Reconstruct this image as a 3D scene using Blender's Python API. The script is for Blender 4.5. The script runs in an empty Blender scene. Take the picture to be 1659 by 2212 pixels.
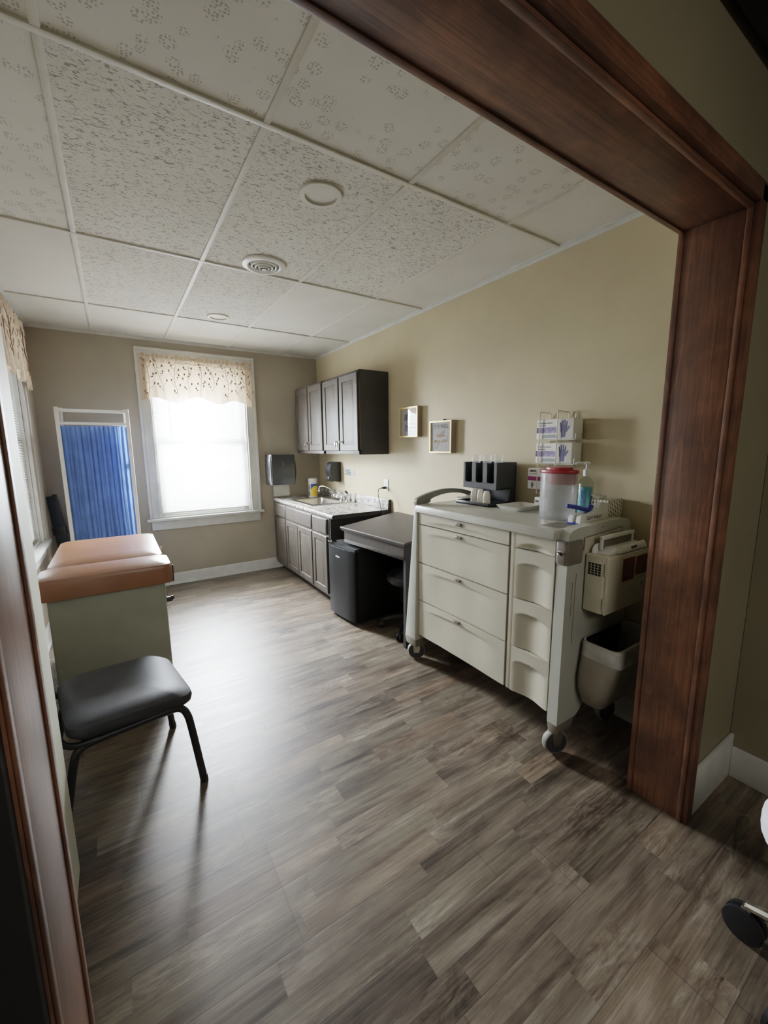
import bpy, bmesh, math, random
from mathutils import Vector, Matrix
random.seed(7)
PI = math.pi
SC = bpy.context.scene
COL = SC.collection
V = Vector

# ------------------------------------------------------------------ materials
def lin(c):
    return tuple(((x/255)/12.92 if x/255 <= .04045 else ((x/255+.055)/1.055)**2.4) for x in c[:3]) + (1.0,)

class NT:
    def __init__(s, name):
        s.m = bpy.data.materials.new(name); s.m.use_nodes = True
        s.t = s.m.node_tree; s.n = s.t.nodes; s.l = s.t.links
        s.b = s.n['Principled BSDF']; s.out = s.n['Material Output']
    def node(s, typ, **kw):
        n = s.n.new(typ)
        for k, v in kw.items():
            if k == 'ins':
                for kk, vv in v.items():
                    if hasattr(vv, 'is_linked') or isinstance(vv, bpy.types.NodeSocket): s.l.new(vv, n.inputs[kk])
                    else: n.inputs[kk].default_value = vv
            else: setattr(n, k, v)
        return n
    def math(s, op, a, b=None, c=None, clamp=False):
        n = s.n.new('ShaderNodeMath'); n.operation = op; n.use_clamp = clamp
        for i, v in enumerate((a, b, c)):
            if v is None: continue
            if isinstance(v, (int, float)): n.inputs[i].default_value = v
            else: s.l.new(v, n.inputs[i])
        return n.outputs[0]
    def coord(s, scale=(1, 1, 1), rot=(0, 0, 0), kind='Object'):
        tc = s.n.new('ShaderNodeTexCoord')
        mp = s.n.new('ShaderNodeMapping'); mp.inputs['Scale'].default_value = scale; mp.inputs['Rotation'].default_value = rot
        s.l.new(tc.outputs[kind], mp.inputs[0]); return mp.outputs[0]
    def noise(s, vec, scale, detail=3, rough=.5, dist=0.):
        n = s.n.new('ShaderNodeTexNoise'); s.l.new(vec, n.inputs['Vector'])
        n.inputs['Scale'].default_value = scale; n.inputs['Detail'].default_value = detail
        n.inputs['Roughness'].default_value = rough; n.inputs['Distortion'].default_value = dist
        return n.outputs[0]
    def vor(s, vec, scale, feature='F1', out='Distance', rnd=1.):
        n = s.n.new('ShaderNodeTexVoronoi'); n.feature = feature; s.l.new(vec, n.inputs['Vector'])
        n.inputs['Scale'].default_value = scale; n.inputs['Randomness'].default_value = rnd
        return n.outputs[out]
    def ramp(s, fac, stops, interp='LINEAR'):
        n = s.n.new('ShaderNodeValToRGB'); n.color_ramp.interpolation = interp
        e = n.color_ramp.elements
        while len(e) < len(stops): e.new(.5)
        for i, (p, c) in enumerate(stops):
            e[i].position = p; e[i].color = lin(c) if not isinstance(c, (int, float)) else (c, c, c, 1)
        s.l.new(fac, n.inputs[0]); return n.outputs[0]
    def mix(s, fac, a, b, mode='MIX'):
        n = s.n.new('ShaderNodeMix'); n.data_type = 'RGBA'; n.blend_type = mode
        for k, v in ((0, fac), (6, a), (7, b)):
            if isinstance(v, (int, float)): n.inputs[k].default_value = v
            elif isinstance(v, tuple): n.inputs[k].default_value = lin(v) if len(v) == 3 else v
            else: s.l.new(v, n.inputs[k])
        return n.outputs[2]
    def bump(s, h, strength=.3, dist=.01):
        n = s.n.new('ShaderNodeBump'); n.inputs['Strength'].default_value = strength; n.inputs['Distance'].default_value = dist
        s.l.new(h, n.inputs['Height']); s.l.new(n.outputs[0], s.b.inputs['Normal']); return n
    def set(s, **kw):
        M = dict(color='Base Color', rough='Roughness', metal='Metallic', spec='Specular IOR Level', trans='Transmission Weight', ior='IOR', alpha='Alpha',
                 coat='Coat Weight', sheen='Sheen Weight', sss='Subsurface Weight')
        for k, v in kw.items():
            i = s.b.inputs[M[k]]
            if isinstance(v, tuple): i.default_value = lin(v) if len(v) == 3 else v
            elif isinstance(v, (int, float)): i.default_value = v
            else: s.l.new(v, i)
        return s

def simple(name, col, rough=.5, metal=0., var=.06, vs=9., bump=0., bs=60., spec=.5, **kw):
    """a surface of one colour with a little mottling"""
    n = NT(name)
    c = n.coord()
    nz = n.noise(c, vs, 4)
    a = tuple(max(0, x*(1-var)) for x in col); b = tuple(min(255, x*(1+var)) for x in col)
    n.set(color=n.ramp(nz, [(.3, a), (.7, b)]), rough=rough, metal=metal, spec=spec, **kw)
    if bump: n.bump(n.noise(c, bs, 3), bump, .004)
    return n.m

def glassy(name, tint=(255, 255, 255), gloss=.08, rough=.02):
    """thin clear sheet: mostly straight-through with a Fresnel sheen"""
    n = NT(name); n.n.remove(n.b)
    tr = n.node('ShaderNodeBsdfTransparent', ins={'Color': lin(tint)})
    gl = n.node('ShaderNodeBsdfGlossy', ins={'Roughness': rough})
    lw = n.node('ShaderNodeLayerWeight', ins={'Blend': .5})
    f = n.math('MULTIPLY_ADD', n.math('POWER', lw.outputs['Facing'], 4.), .8, gloss, clamp=True)
    mx = n.node('ShaderNodeMixShader'); n.l.new(f, mx.inputs[0]); n.l.new(tr.outputs[0], mx.inputs[1]); n.l.new(gl.outputs[0], mx.inputs[2])
    n.l.new(mx.outputs[0], n.out.inputs[0]); return n.m

def thin(name, col, frac=.5, var=.08, vs=30., clear=0.):
    """thin sheet that lets light through diffusely (cloth, blind slats, frosted plastic)"""
    n = NT(name); n.n.remove(n.b)
    c = n.coord(); nz = n.noise(c, vs, 3)
    cc = n.ramp(nz, [(.3, tuple(x*(1-var) for x in col)), (.7, tuple(min(255, x*(1+var)) for x in col))])
    d = n.node('ShaderNodeBsdfDiffuse'); t = n.node('ShaderNodeBsdfTranslucent')
    n.l.new(cc, d.inputs[0]); n.l.new(cc, t.inputs[0])
    mx = n.node('ShaderNodeMixShader'); mx.inputs[0].default_value = frac
    n.l.new(d.outputs[0], mx.inputs[1]); n.l.new(t.outputs[0], mx.inputs[2])
    o = mx.outputs[0]
    if clear:
        tr = n.node('ShaderNodeBsdfTransparent'); gl = n.node('ShaderNodeBsdfGlossy', ins={'Roughness': .25})
        m2 = n.node('ShaderNodeMixShader'); m2.inputs[0].default_value = clear
        n.l.new(o, m2.inputs[1]); n.l.new(tr.outputs[0], m2.inputs[2])
        m3 = n.node('ShaderNodeMixShader'); m3.inputs[0].default_value = .06
        n.l.new(m2.outputs[0], m3.inputs[1]); n.l.new(gl.outputs[0], m3.inputs[2]); o = m3.outputs[0]
    n.l.new(o, n.out.inputs[0]); return n.m

def wood_stain(name, along):
    """dark walnut stain on pine, grain running along one axis"""
    n = NT(name)
    s = [1., 1., 1.]; s['xyz'.index(along)] = .1
    c = n.coord(tuple(s)); c1 = n.coord()
    rings = n.noise(c, 7., 2, .4, .3)
    bands = n.math('FRACT', n.math('MULTIPLY', rings, 9.))
    line = n.ramp(bands, [(0., 0.), (.06, .8), (.16, .0), (1., .1)])
    s2 = [1., 1., 1.]; s2['xyz'.index(along)] = .03
    fine = n.noise(n.coord(tuple(s2)), 160., 3, .6)
    blot = n.noise(c1, 5., 4, .6)
    base = n.ramp(blot, [(.28, (82, 58, 47)), (.5, (112, 76, 57)), (.72, (148, 101, 74))])
    base = n.mix(n.math('MULTIPLY', line, .45), base, (158, 108, 76))
    base = n.mix(n.ramp(fine, [(.35, .4), (.6, 0.)]), base, (40, 25, 20))
    n.set(color=base, rough=.42, spec=.45); n.bump(fine, .12, .002); return n.m

def floor_mat():
    n = NT('vinyl_plank')
    tc = n.node('ShaderNodeTexCoord'); sx = n.node('ShaderNodeSeparateXYZ'); n.l.new(tc.outputs['Object'], sx.inputs[0])
    x, y = sx.outputs[0], sx.outputs[1]
    def ident(w, L, seed):
        r = n.math('FLOOR', n.math('DIVIDE', n.math('ADD', y, 10.03), w))
        wn = n.node('ShaderNodeTexWhiteNoise', noise_dimensions='2D')
        cb = n.node('ShaderNodeCombineXYZ'); n.l.new(r, cb.inputs[0]); cb.inputs[1].default_value = seed; n.l.new(cb.outputs[0], wn.inputs['Vector'])
        xx = n.math('ADD', n.math('DIVIDE', n.math('ADD', x, 10.), L), wn.outputs['Value'])
        k = n.math('FLOOR', xx)
        w2 = n.node('ShaderNodeTexWhiteNoise', noise_dimensions='3D')
        c2 = n.node('ShaderNodeCombineXYZ'); n.l.new(r, c2.inputs[0]); n.l.new(k, c2.inputs[1]); c2.inputs[2].default_value = seed; n.l.new(c2.outputs[0], w2.inputs['Vector'])
        fy = n.math('FRACT', n.math('DIVIDE', n.math('ADD', y, 10.03), w)); fx = n.math('FRACT', xx)
        ey = n.math('MULTIPLY', n.math('MINIMUM', fy, n.math('SUBTRACT', 1., fy)), w)
        ex = n.math('MULTIPLY', n.math('MINIMUM', fx, n.math('SUBTRACT', 1., fx)), L)
        return w2, n.math('MINIMUM', ex, ey)
    idp, edge = ident(.19, 1.22, 1.7)
    ids, edge2 = ident(.095, .52, 4.1)
    shift = n.node('ShaderNodeVectorMath', operation='SCALE'); n.l.new(ids.outputs['Color'], shift.inputs[0]); shift.inputs['Scale'].default_value = 37.
    def g(scale, det, rough, dist=0., sc=9.):
        mp = n.node('ShaderNodeMapping'); mp.inputs['Scale'].default_value = scale; n.l.new(tc.outputs['Object'], mp.inputs[0])
        ad = n.node('ShaderNodeVectorMath', operation='ADD'); n.l.new(mp.outputs[0], ad.inputs[0]); n.l.new(shift.outputs[0], ad.inputs[1])
        return n.noise(ad.outputs[0], sc, det, rough, dist)
    streak = g((.16, 2.0, 1), 6, .62, .4, 9.)
    fine = g((.14, 6., 1), 6, .72, .3, 24.)
    blot = g((.55, 1.6, 1), 5, .65, .6, 4.5)
    tone = n.math('ADD', n.math('MULTIPLY_ADD', ids.outputs['Value'], .15, .20), n.math('MULTIPLY', idp.outputs['Value'], .17))
    tone = n.math('ADD', tone, n.math('MULTIPLY', n.math('SUBTRACT', streak, .5), 1.15))
    tone = n.math('ADD', tone, n.math('MULTIPLY', n.math('SUBTRACT', blot, .5), 1.0))
    tone = n.math('ADD', tone, n.math('MULTIPLY', n.math('SUBTRACT', fine, .5), .95))
    wea = g((1.1, 4.6, 1), 9, .74, 1.2, 7.)
    patch = n.ramp(g((.5, 1.3, 1), 3, .5, .3, 3.), [(.47, 0.), (.62, 1.)])
    tone = n.math('ADD', tone, n.math('MULTIPLY', n.math('MULTIPLY', n.math('SUBTRACT', wea, .47), patch), 1.6))
    col = n.ramp(tone, [(.0, (56, 46, 38)), (.2, (88, 75, 63)), (.42, (118, 104, 89)), (.62, (140, 127, 110)), (.9, (176, 166, 149))])
    hue = n.ramp(n.noise(shift.outputs[0], 3.1, 0), [(.35, (124, 129, 122)), (.55, (130, 128, 125)), (.7, (142, 127, 112))])
    col = n.mix(.55, col, hue, 'OVERLAY')
    e = n.ramp(n.math('MULTIPLY', edge, 250.), [(.12, .55), (.5, 0.)])
    col = n.mix(e, col, (40, 33, 29))
    e2 = n.ramp(n.math('MULTIPLY', edge2, 250.), [(.05, .18), (.3, 0.)])
    col = n.mix(e2, col, (50, 42, 37))
    ro = n.math('MULTIPLY_ADD', streak, .25, .30)
    n.set(color=col, rough=ro, spec=.5)
    n.bump(n.math('SUBTRACT', n.math('MULTIPLY', fine, .6), n.math('MULTIPLY', e, .5)), .18, .003)
    return n.m

def tile_mat(kind):
    n = NT('ceiling_tile_' + kind)
    c = n.coord()
    base = n.ramp(n.noise(c, 2.5, 3), [(.3, (208, 204, 193)), (.7, (218, 214, 204))])
    if kind == 'fissured':
        cs = n.coord((.42, 1., 1.), (0, 0, .3)); m = n.noise(cs, 108., 1.2, .5, 1.2)
        f = n.ramp(m, [(.585, 0.), (.63, 1.)])
        dots = n.ramp(n.vor(c, 160.), [(.16, .55), (.24, 0.)])
        f = n.math('MAXIMUM', f, dots)
        base = n.mix(n.math('MULTIPLY', f, .68), base, (92, 86, 76)); n.bump(f, -.5, .004)
    elif kind == 'floral':
        big = n.vor(c, 15.5); small = n.vor(c, 92., rnd=.5)
        ring = n.ramp(big, [(.10, 0.), (.14, 1.), (.33, 1.), (.38, 0.)])
        f = n.math('MULTIPLY', n.ramp(small, [(.30, 1.), (.40, 0.)]), ring)
        base = n.mix(n.math('MULTIPLY', f, .5), base, (104, 98, 90)); n.bump(f, -.4, .003)
    else:
        m = n.noise(n.coord((1., .5, 1.)), 120., 2, .5, .8)
        f = n.ramp(m, [(.63, 0.), (.7, 1.)])
        base = n.mix(n.math('MULTIPLY', f, .22), base, (130, 122, 110)); n.bump(f, -.2, .003)
    n.set(color=base, rough=.9, spec=.15); return n.m

def granite():
    n = NT('granite_laminate'); c = n.coord()
    a = n.noise(c, 34., 6, .68, .5); b = n.noise(c, 75., 5, .7, 1.)
    col = n.ramp(a, [(.36, (62, 62, 64)), (.45, (128, 124, 118)), (.53, (188, 182, 172)), (.66, (222, 217, 206))])
    col = n.mix(n.ramp(b, [(.56, 0.), (.64, .9)]), col, (62, 62, 64))
    n.set(color=col, rough=.25, spec=.5); return n.m

def stained_cabinet(name, col):
    n = NT(name)
    f = n.noise(n.coord((1., 1., .06)), 70., 4, .6); bl = n.noise(n.coord(), 6., 4)
    c = n.ramp(f, [(.3, tuple(x*.72 for x in col)), (.7, tuple(x*1.12 for x in col))])
    c = n.mix(n.ramp(bl, [(.4, 0.), (.75, .35)]), c, tuple(x*1.3 for x in col))
    n.set(color=c, rough=.5, spec=.35); n.bump(f, .1, .002); return n.m

def wall_mat(name, col, scuff=True):
    n = NT(name); c = n.coord()
    b = n.noise(c, 1.6, 5, .6); f = n.noise(c, 160., 2)
    cc = n.ramp(b, [(.3, tuple(x*.95 for x in col)), (.7, tuple(min(255, x*1.04) for x in col))])
    if scuff:
        s = n.noise(n.coord((1, 1, 2.2)), 7., 6, .75, 1.2)
        cc = n.mix(n.ramp(s, [(.62, 0.), (.75, .22)]), cc, tuple(x*.8 for x in col))
    n.set(color=cc, rough=.55, spec=.35); n.bump(f, .08, .002); return n.m

M = {}
M['floor'] = floor_mat()
for k in ('fissured', 'floral', 'plain'): M['tile_'+k] = tile_mat(k)
M['wall_tan'] = wall_mat('tan_wall_paint', (190, 175, 143))
M['wall_back'] = wall_mat('taupe_wall_paint', (164, 154, 138), False)
M['wall_cream'] = wall_mat('cream_wall_paint', (206, 206, 186), False)
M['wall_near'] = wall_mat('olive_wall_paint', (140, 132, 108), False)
M['shade_black'] = simple('painted_shade_black', (20, 19, 18), .7)  # near-room darkness put into the colour of partition, casing and ceiling
M['wood_z'] = wood_stain('dark_pine_upright', 'z')
M['wood_x'] = wood_stain('dark_pine_crosswise', 'x')
M['white_trim'] = simple('white_trim_paint', (206, 206, 200), .4, var=.04)
M['tee'] = simple('ceiling_grid_metal', (212, 208, 197), .5, var=.03)
M['granite'] = granite()
M['cab'] = stained_cabinet('grey_brown_cabinet_stain', (74, 67, 59))
M['cab_end'] = simple('charcoal_cabinet_end', (50, 50, 52), .5)
M['gap'] = simple('dark_gap', (14, 13, 12), .9)
M['steel'] = simple('brushed_steel', (190, 185, 175), .28, 1., vs=40)
M['chrome'] = simple('chrome', (225, 225, 225), .1, 1., var=.02)
M['black_plastic'] = simple('black_plastic', (26, 27, 29), .38)
M['fridge_black'] = simple('black_fridge_enamel', (9, 9, 9), .5, spec=.3, var=.1)
M['grey_plastic'] = simple('smoke_grey_plastic', (52, 55, 58), .3)
M['desk'] = stained_cabinet('worn_dark_desk', (60, 53, 47))
M['beige'] = simple('beige_cart_plastic', (192, 185, 165), .42, var=.025, vs=4)
M['greige'] = simple('grey_cart_moulding', (184, 184, 172), .42, var=.03, vs=4, bump=.05, bs=300)
M['taupe'] = simple('taupe_plastic', (122, 114, 102), .45, var=.04)
M['pewter'] = simple('grey_arch_plastic', (118, 118, 108), .45, var=.04)
M['worktop'] = simple('grey_cart_worktop', (184, 182, 170), .3, var=.04)
M['rubber'] = simple('grey_rubber', (56, 58, 62), .6)
M['tyre'] = simple('pale_rubber_tread', (128, 126, 116), .55, var=.15, vs=30)
M['cream_metal'] = simple('cream_enamel', (206, 200, 178), .35, var=.03)
M['white_plastic'] = simple('white_plastic', (228, 227, 221), .35, var=.03)
M['white_paper'] = simple('white_paper', (232, 230, 224), .8, var=.03)
M['foam'] = simple('white_foam', (235, 230, 218), .7, var=.04)
M['red_plastic'] = simple('red_plastic', (150, 32, 36), .35)
M['blue_plastic'] = simple('royal_blue_plastic', (38, 54, 150), .35)
M['navy'] = simple('dark_navy_plastic', (22, 30, 46), .5)
M['vinyl_tan'] = simple('tan_vinyl', (134, 92, 66), .3, var=.06, vs=5, bump=.25, bs=22)
M['seam_dark'] = simple('dark_stitched_vinyl', (70, 40, 28), .5)
M['table_paint'] = simple('sage_enamel', (150, 152, 138), .4, var=.03)
M['chair_vinyl'] = simple('charcoal_upholstery', (44, 46, 52), .6, bump=.1, bs=500, var=.1)
M['black_metal'] = simple('black_metal', (24, 26, 30), .4, var=.1)
M['curtain'] = thin('blue_curtain_cloth', (118, 150, 208), .35, .06, 8)
M['valance'] = thin('cream_valance_linen', (198, 178, 154), .28, .07, 60)
M['stitch'] = thin('taupe_embroidery', (150, 124, 110), .35)
M['slat'] = thin('white_blind_slat', (236, 236, 234), .32, .02)
M['frosted'] = thin('frosted_plastic', (206, 208, 208), .5, .03, 4, clear=.68)
M['liner'] = thin('clear_bin_liner', (236, 232, 226), .4, .1, 14, clear=.3)
M['clear_cup'] = thin('clear_cup_plastic', (238, 240, 242), .5, .02, 8, clear=.72)
M['spoon'] = thin('clear_spoon_plastic', (228, 226, 220), .4, .02, 8, clear=.2)
M['pane'] = glassy('window_glass', (250, 252, 255), .02)
M['picture_glass'] = glassy('picture_glass', (250, 250, 250), .05, .01)
M['clear'] = glassy('clear_acrylic', (236, 240, 238), .05, .03)
M['gold'] = simple('pale_gold_wood', (226, 196, 130), .3, .25, var=.05)
M['frame_side'] = simple('grey_brown_frame_side', (136, 122, 106), .6)
M['picture_paper'] = simple('grey_linen_print', (196, 196, 196), .8, var=.04, vs=80)
M['ink_grey'] = simple('grey_ink', (110, 108, 104), .8)
M['ink_dark'] = simple('dark_ink', (42, 40, 40), .8)
M['ink_gold'] = simple('gold_ink', (196, 146, 52), .5)
M['ink_white'] = simple('white_ink', (230, 230, 230), .6)
M['purple'] = simple('lavender_print', (150, 140, 178), .6, var=.2, vs=70)
M['deep_purple'] = simple('deep_purple_print', (72, 60, 110), .6)
M['glove'] = simple('purple_glove_print', (86, 80, 118), .6, var=.1, vs=40)
M['magenta'] = simple('magenta_print', (138, 22, 96), .6)
M['wire'] = simple('white_coated_wire', (214, 208, 192), .35)
M['gel'] = NT('blue_hand_gel').set(color=(112, 178, 196), rough=.15, spec=.5).m
M['navy_print'] = simple('blue_print', (34, 66, 128), .5)
M['yellow_print'] = simple('yellow_print', (226, 178, 46), .5, var=.15, vs=40)
M['label_red'] = simple('brick_red_label', (112, 48, 38), .5)
M['bin'] = simple('grey_beige_bin_plastic', (146, 138, 124), .45, var=.04)
M['brass'] = simple('brass', (190, 170, 110), .3, 1.)
M['white_vinyl'] = simple('white_vinyl', (228, 228, 232), .4)
M['diffuser'] = simple('opal_diffuser', (212, 208, 196), .5, var=.02)
M['sign_grey'] = simple('grey_sign', (150, 156, 158), .5)
M['sheet'] = simple('pale_paper_towel', (206, 204, 194), .8, var=.03)

# ------------------------------------------------------------------ geometry
class MB:
    def __init__(s): s.bm = bmesh.new()
    def quad(s, pts):
        vs = [s.bm.verts.new(p) for p in pts]; s.bm.faces.new(vs); return s
    def box(s, x0, x1, y0, y1, z0, z1, bev=0., seg=2, mat=None):
        t = bmesh.new()
        bmesh.ops.create_cube(t, size=1.)
        cx, cy, cz = (x0+x1)/2, (y0+y1)/2, (z0+z1)/2
        for v in t.verts: v.co = V((cx+v.co.x*(x1-x0), cy+v.co.y*(y1-y0), cz+v.co.z*(z1-z0)))
        if bev: bmesh.ops.bevel(t, geom=t.edges[:], offset=bev, segments=seg, affect='EDGES', profile=.5)
        return s._add(t, mat)
    def hexa(s, p, bev=0., seg=2, mat=None):
        """eight corners: four of the bottom, four of the top, both anticlockwise"""
        t = bmesh.new(); v = [t.verts.new(q) for q in p]
        for f in ((3, 2, 1, 0), (4, 5, 6, 7), (0, 1, 5, 4), (1, 2, 6, 5), (2, 3, 7, 6), (3, 0, 4, 7)): t.faces.new([v[i] for i in f])
        if bev: bmesh.ops.bevel(t, geom=t.edges[:], offset=bev, segments=seg, affect='EDGES', profile=.5)
        return s._add(t, mat)
    def _add(s, t, mat=None):
        if mat is not None: t.transform(mat)
        bmesh.ops.recalc_face_normals(t, faces=t.faces[:])
        me = bpy.data.meshes.new('t'); t.to_mesh(me); t.free(); s.bm.from_mesh(me); bpy.data.meshes.remove(me); return s
    def prism(s, poly, a0, a1, axis='y', bev=0., seg=2, mat=None):
        """polygon in the plane across `axis`, pushed from a0 to a1; poly gives (x,z) for y, (y,z) for x, (x,y) for z"""
        def P(p, a): return {'y': (p[0], a, p[1]), 'x': (a, p[0], p[1]), 'z': (p[0], p[1], a)}[axis]
        t = bmesh.new(); A = [t.verts.new(P(p, a0)) for p in poly]; B = [t.verts.new(P(p, a1)) for p in poly]
        k = len(poly); t.faces.new(A[::-1]); t.faces.new(B)
        for i in range(k): t.faces.new((A[i], A[(i+1) % k], B[(i+1) % k], B[i]))
        if bev: bmesh.ops.bevel(t, geom=[e for e in t.edges if (len(e.link_faces) == 2 and e.calc_face_angle(0) > .5)], offset=bev, segments=seg, affect='EDGES', profile=.5)
        return s._add(t, mat)
    def loft(s, rings, caps=True, close=True, mat=None):
        t = bmesh.new(); R = [[t.verts.new(p) for p in r] for r in rings]; k = len(rings[0])
        for a, b in zip(R, R[1:]):
            for i in range(k if close else k-1): t.faces.new((a[i], a[(i+1) % k], b[(i+1) % k], b[i]))
        if caps and close:
            t.faces.new(R[0][::-1]); t.faces.new(R[-1])
        return s._add(t, mat)
    def lathe(s, prof, c=(0, 0, 0), n=28, axis=(0, 0, 1), caps=True, sx=1., sy=1., mat=None):
        """profile of (radius, height) turned about an axis through c"""
        q = V((0, 0, 1)).rotation_difference(V(axis).normalized())
        rings = [[V(c)+q @ V((r*sx*math.cos(2*PI*i/n), r*sy*math.sin(2*PI*i/n), h)) for i in range(n)] for r, h in prof]
        return s.loft(rings, caps, mat=mat)
    def cyl(s, p0, p1, r, n=16, r1=None, mat=None):
        p0, p1 = V(p0), V(p1); h = (p1-p0).length
        return s.lathe([(r, 0), (r if r1 is None else r1, h)], p0, n, p1-p0, mat=mat)
    def tube(s, path, r, n=10, closed=False, flat=1., up=None, mat=None):
        P = [V(p) for p in path]; k = len(P); rings = []; ref = V(up) if up else None
        for i, p in enumerate(P):
            d = ((P[(i+1) % k]-P[i-1]) if closed else (P[min(i+1, k-1)]-P[max(i-1, 0)])).normalized()
            if ref is None:
                ref = V((0, 0, 1)) if abs(d.z) < .9 else V((1, 0, 0))
            u = ref-d*ref.dot(d)
            if u.length < 1e-4: u = d.orthogonal()
            u.normalize(); w = d.cross(u)
            if not up: ref = u
            rr = r[i] if isinstance(r, (list, tuple)) else r
            rings.append([p+u*(rr*flat*math.cos(2*PI*j/n))+w*(rr*math.sin(2*PI*j/n)) for j in range(n)])
        if closed: rings.append(rings[0])
        return s.loft(rings, not closed, mat=mat)
    def ball(s, c, r, sx=1., sy=1., sz=1., n=16, mat=None):
        t = bmesh.new(); bmesh.ops.create_uvsphere(t, u_segments=n, v_segments=max(6, n//2), radius=r)
        for v in t.verts: v.co = V(c)+V((v.co.x*sx, v.co.y*sy, v.co.z*sz))
        return s._add(t, mat)
    def grid(s, fn, nu, nv, thick=None):
        """surface fn(u,v) for u,v in 0..1, optionally given a back offset by the vector `thick`"""
        t = bmesh.new(); G = [[t.verts.new(fn(i/nu, j/nv)) for j in range(nv+1)] for i in range(nu+1)]
        for i in range(nu):
            for j in range(nv): t.faces.new((G[i][j], G[i+1][j], G[i+1][j+1], G[i][j+1]))
        if thick is not None:
            th = thick if callable(thick) else (lambda u, v: V(fn(u, v))+V(thick))
            H = [[t.verts.new(th(i/nu, j/nv)) for j in range(nv+1)] for i in range(nu+1)]
            for i in range(nu):
                for j in range(nv): t.faces.new((H[i][j+1], H[i+1][j+1], H[i+1][j], H[i][j]))
            for i in range(nu):
                t.faces.new((G[i+1][0], G[i][0], H[i][0], H[i+1][0])); t.faces.new((G[i][nv], G[i+1][nv], H[i+1][nv], H[i][nv]))
            for j in range(nv):
                t.faces.new((G[0][j], G[0][j+1], H[0][j+1], H[0][j])); t.faces.new((G[nu][j+1], G[nu][j], H[nu][j], H[nu][j+1]))
        if thick is None:
            me = bpy.data.meshes.new('t'); t.to_mesh(me); t.free(); s.bm.from_mesh(me); bpy.data.meshes.remove(me); return s
        return s._add(t)
    def obj(s, name, mat, parent=None, off=None, sharp=35):
        me = bpy.data.meshes.new(name)
        if off is not None: bmesh.ops.translate(s.bm, verts=s.bm.verts[:], vec=-V(off))
        s.bm.to_mesh(me); s.bm.free()
        for m in (mat if isinstance(mat, (list, tuple)) else [mat]): me.materials.append(M[m] if isinstance(m, str) else m)
        for p in me.polygons: p.use_smooth = True
        me.set_sharp_from_angle(angle=math.radians(sharp))
        o = bpy.data.objects.new(name, me); COL.objects.link(o)
        if parent: o.parent = parent
        return o

BASE = {}
def root_of(o):
    while o.parent: o = o.parent
    return o
def thing(name, label, cat, loc=(0, 0, 0), rotz=0., group=None, world=True):
    """Empty at a thing's base. world=True: its parts are written in room coordinates"""
    o = bpy.data.objects.new(name, None); COL.objects.link(o); o.empty_display_size = .05
    o.location = loc; o.rotation_euler = (0, 0, rotz); tag(o, label, cat, group)
    BASE[o.name] = V(loc) if world and not rotz else V((0, 0, 0)); return o
def tag(o, label, cat, group=None):
    o['label'] = label; o['category'] = cat
    if group: o['group'] = group
    return o
def part(name, mb, mat, parent, label=None, sharp=35):
    o = mb.obj(name, mat, parent, BASE.get(root_of(parent).name), sharp)
    if label: o['label'] = label
    return o
def struct(name, mb, mat, parent=None, sharp=35):
    o = mb.obj(name, mat, parent, sharp=sharp); o['kind'] = 'structure'; return o
def single(name, mb, mat, label, cat, loc=(0, 0, 0), group=None, sharp=35):
    """a thing of one mesh, written in room coordinates, its origin at its base"""
    o = mb.obj(name, mat, None, loc, sharp); o.location = loc; return tag(o, label, cat, group)
def copy_tree(o, parent=None):
    c = o.copy(); COL.objects.link(c); c.parent = parent
    for ch in o.children: copy_tree(ch, c)
    if parent is None: BASE[c.name] = BASE.get(o.name, V((0, 0, 0)))
    return c
def text_mb(body, size, frame, align='CENTER', ext=.0004, shear=0., bold=0., sx=1.):
    """flat lettering; frame = (origin, direction of reading, up)"""
    cu = bpy.data.curves.new('t', 'FONT'); cu.body = body; cu.size = size; cu.align_x = align; cu.align_y = 'CENTER'
    cu.extrude = ext; cu.shear = shear; cu.offset = bold; cu.resolution_u = 3
    ob = bpy.data.objects.new('t', cu); COL.objects.link(ob); bpy.context.view_layer.update()
    me = bpy.data.meshes.new_from_object(ob.evaluated_get(bpy.context.evaluated_depsgraph_get()))
    bpy.data.objects.remove(ob); bpy.data.curves.remove(cu)
    o, r, u = (V(q) for q in frame); r.normalize(); u.normalize(); w = r.cross(u)
    mat = Matrix(((r.x*sx, u.x, w.x, o.x), (r.y*sx, u.y, w.y, o.y), (r.z*sx, u.z, w.z, o.z), (0, 0, 0, 1)))
    me.transform(mat); mb = MB(); mb.bm.from_mesh(me); bpy.data.meshes.remove(me); return mb
def smooth_path(pts, k=6):
    """Catmull-Rom through the points"""
    P = [V(p) for p in pts]; P = [P[0]*2-P[1]] + P + [P[-1]*2-P[-2]]; out = []
    for i in range(1, len(P)-2):
        a, b, c, d = P[i-1:i+3]
        for j in range(k):
            t = j/k
            out.append(.5*((2*b)+(c-a)*t+(2*a-5*b+4*c-d)*t*t+(3*b-a-3*c+d)*t**3))
    out.append(P[-2]); return out
def rrect(x0, x1, y0, y1, r, n=5):
    out = []
    for cx, cy, a in ((x1-r, y1-r, 0), (x0+r, y1-r, 90), (x0+r, y0+r, 180), (x1-r, y0+r, 270)):
        for i in range(n+1):
            t = math.radians(a+90*i/n); out.append((cx+r*math.cos(t), cy+r*math.sin(t)))
    return out
def sm(a, b, x):
    t = max(0., min(1., (x-a)/(b-a))); return t*t*(3-2*t)
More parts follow.
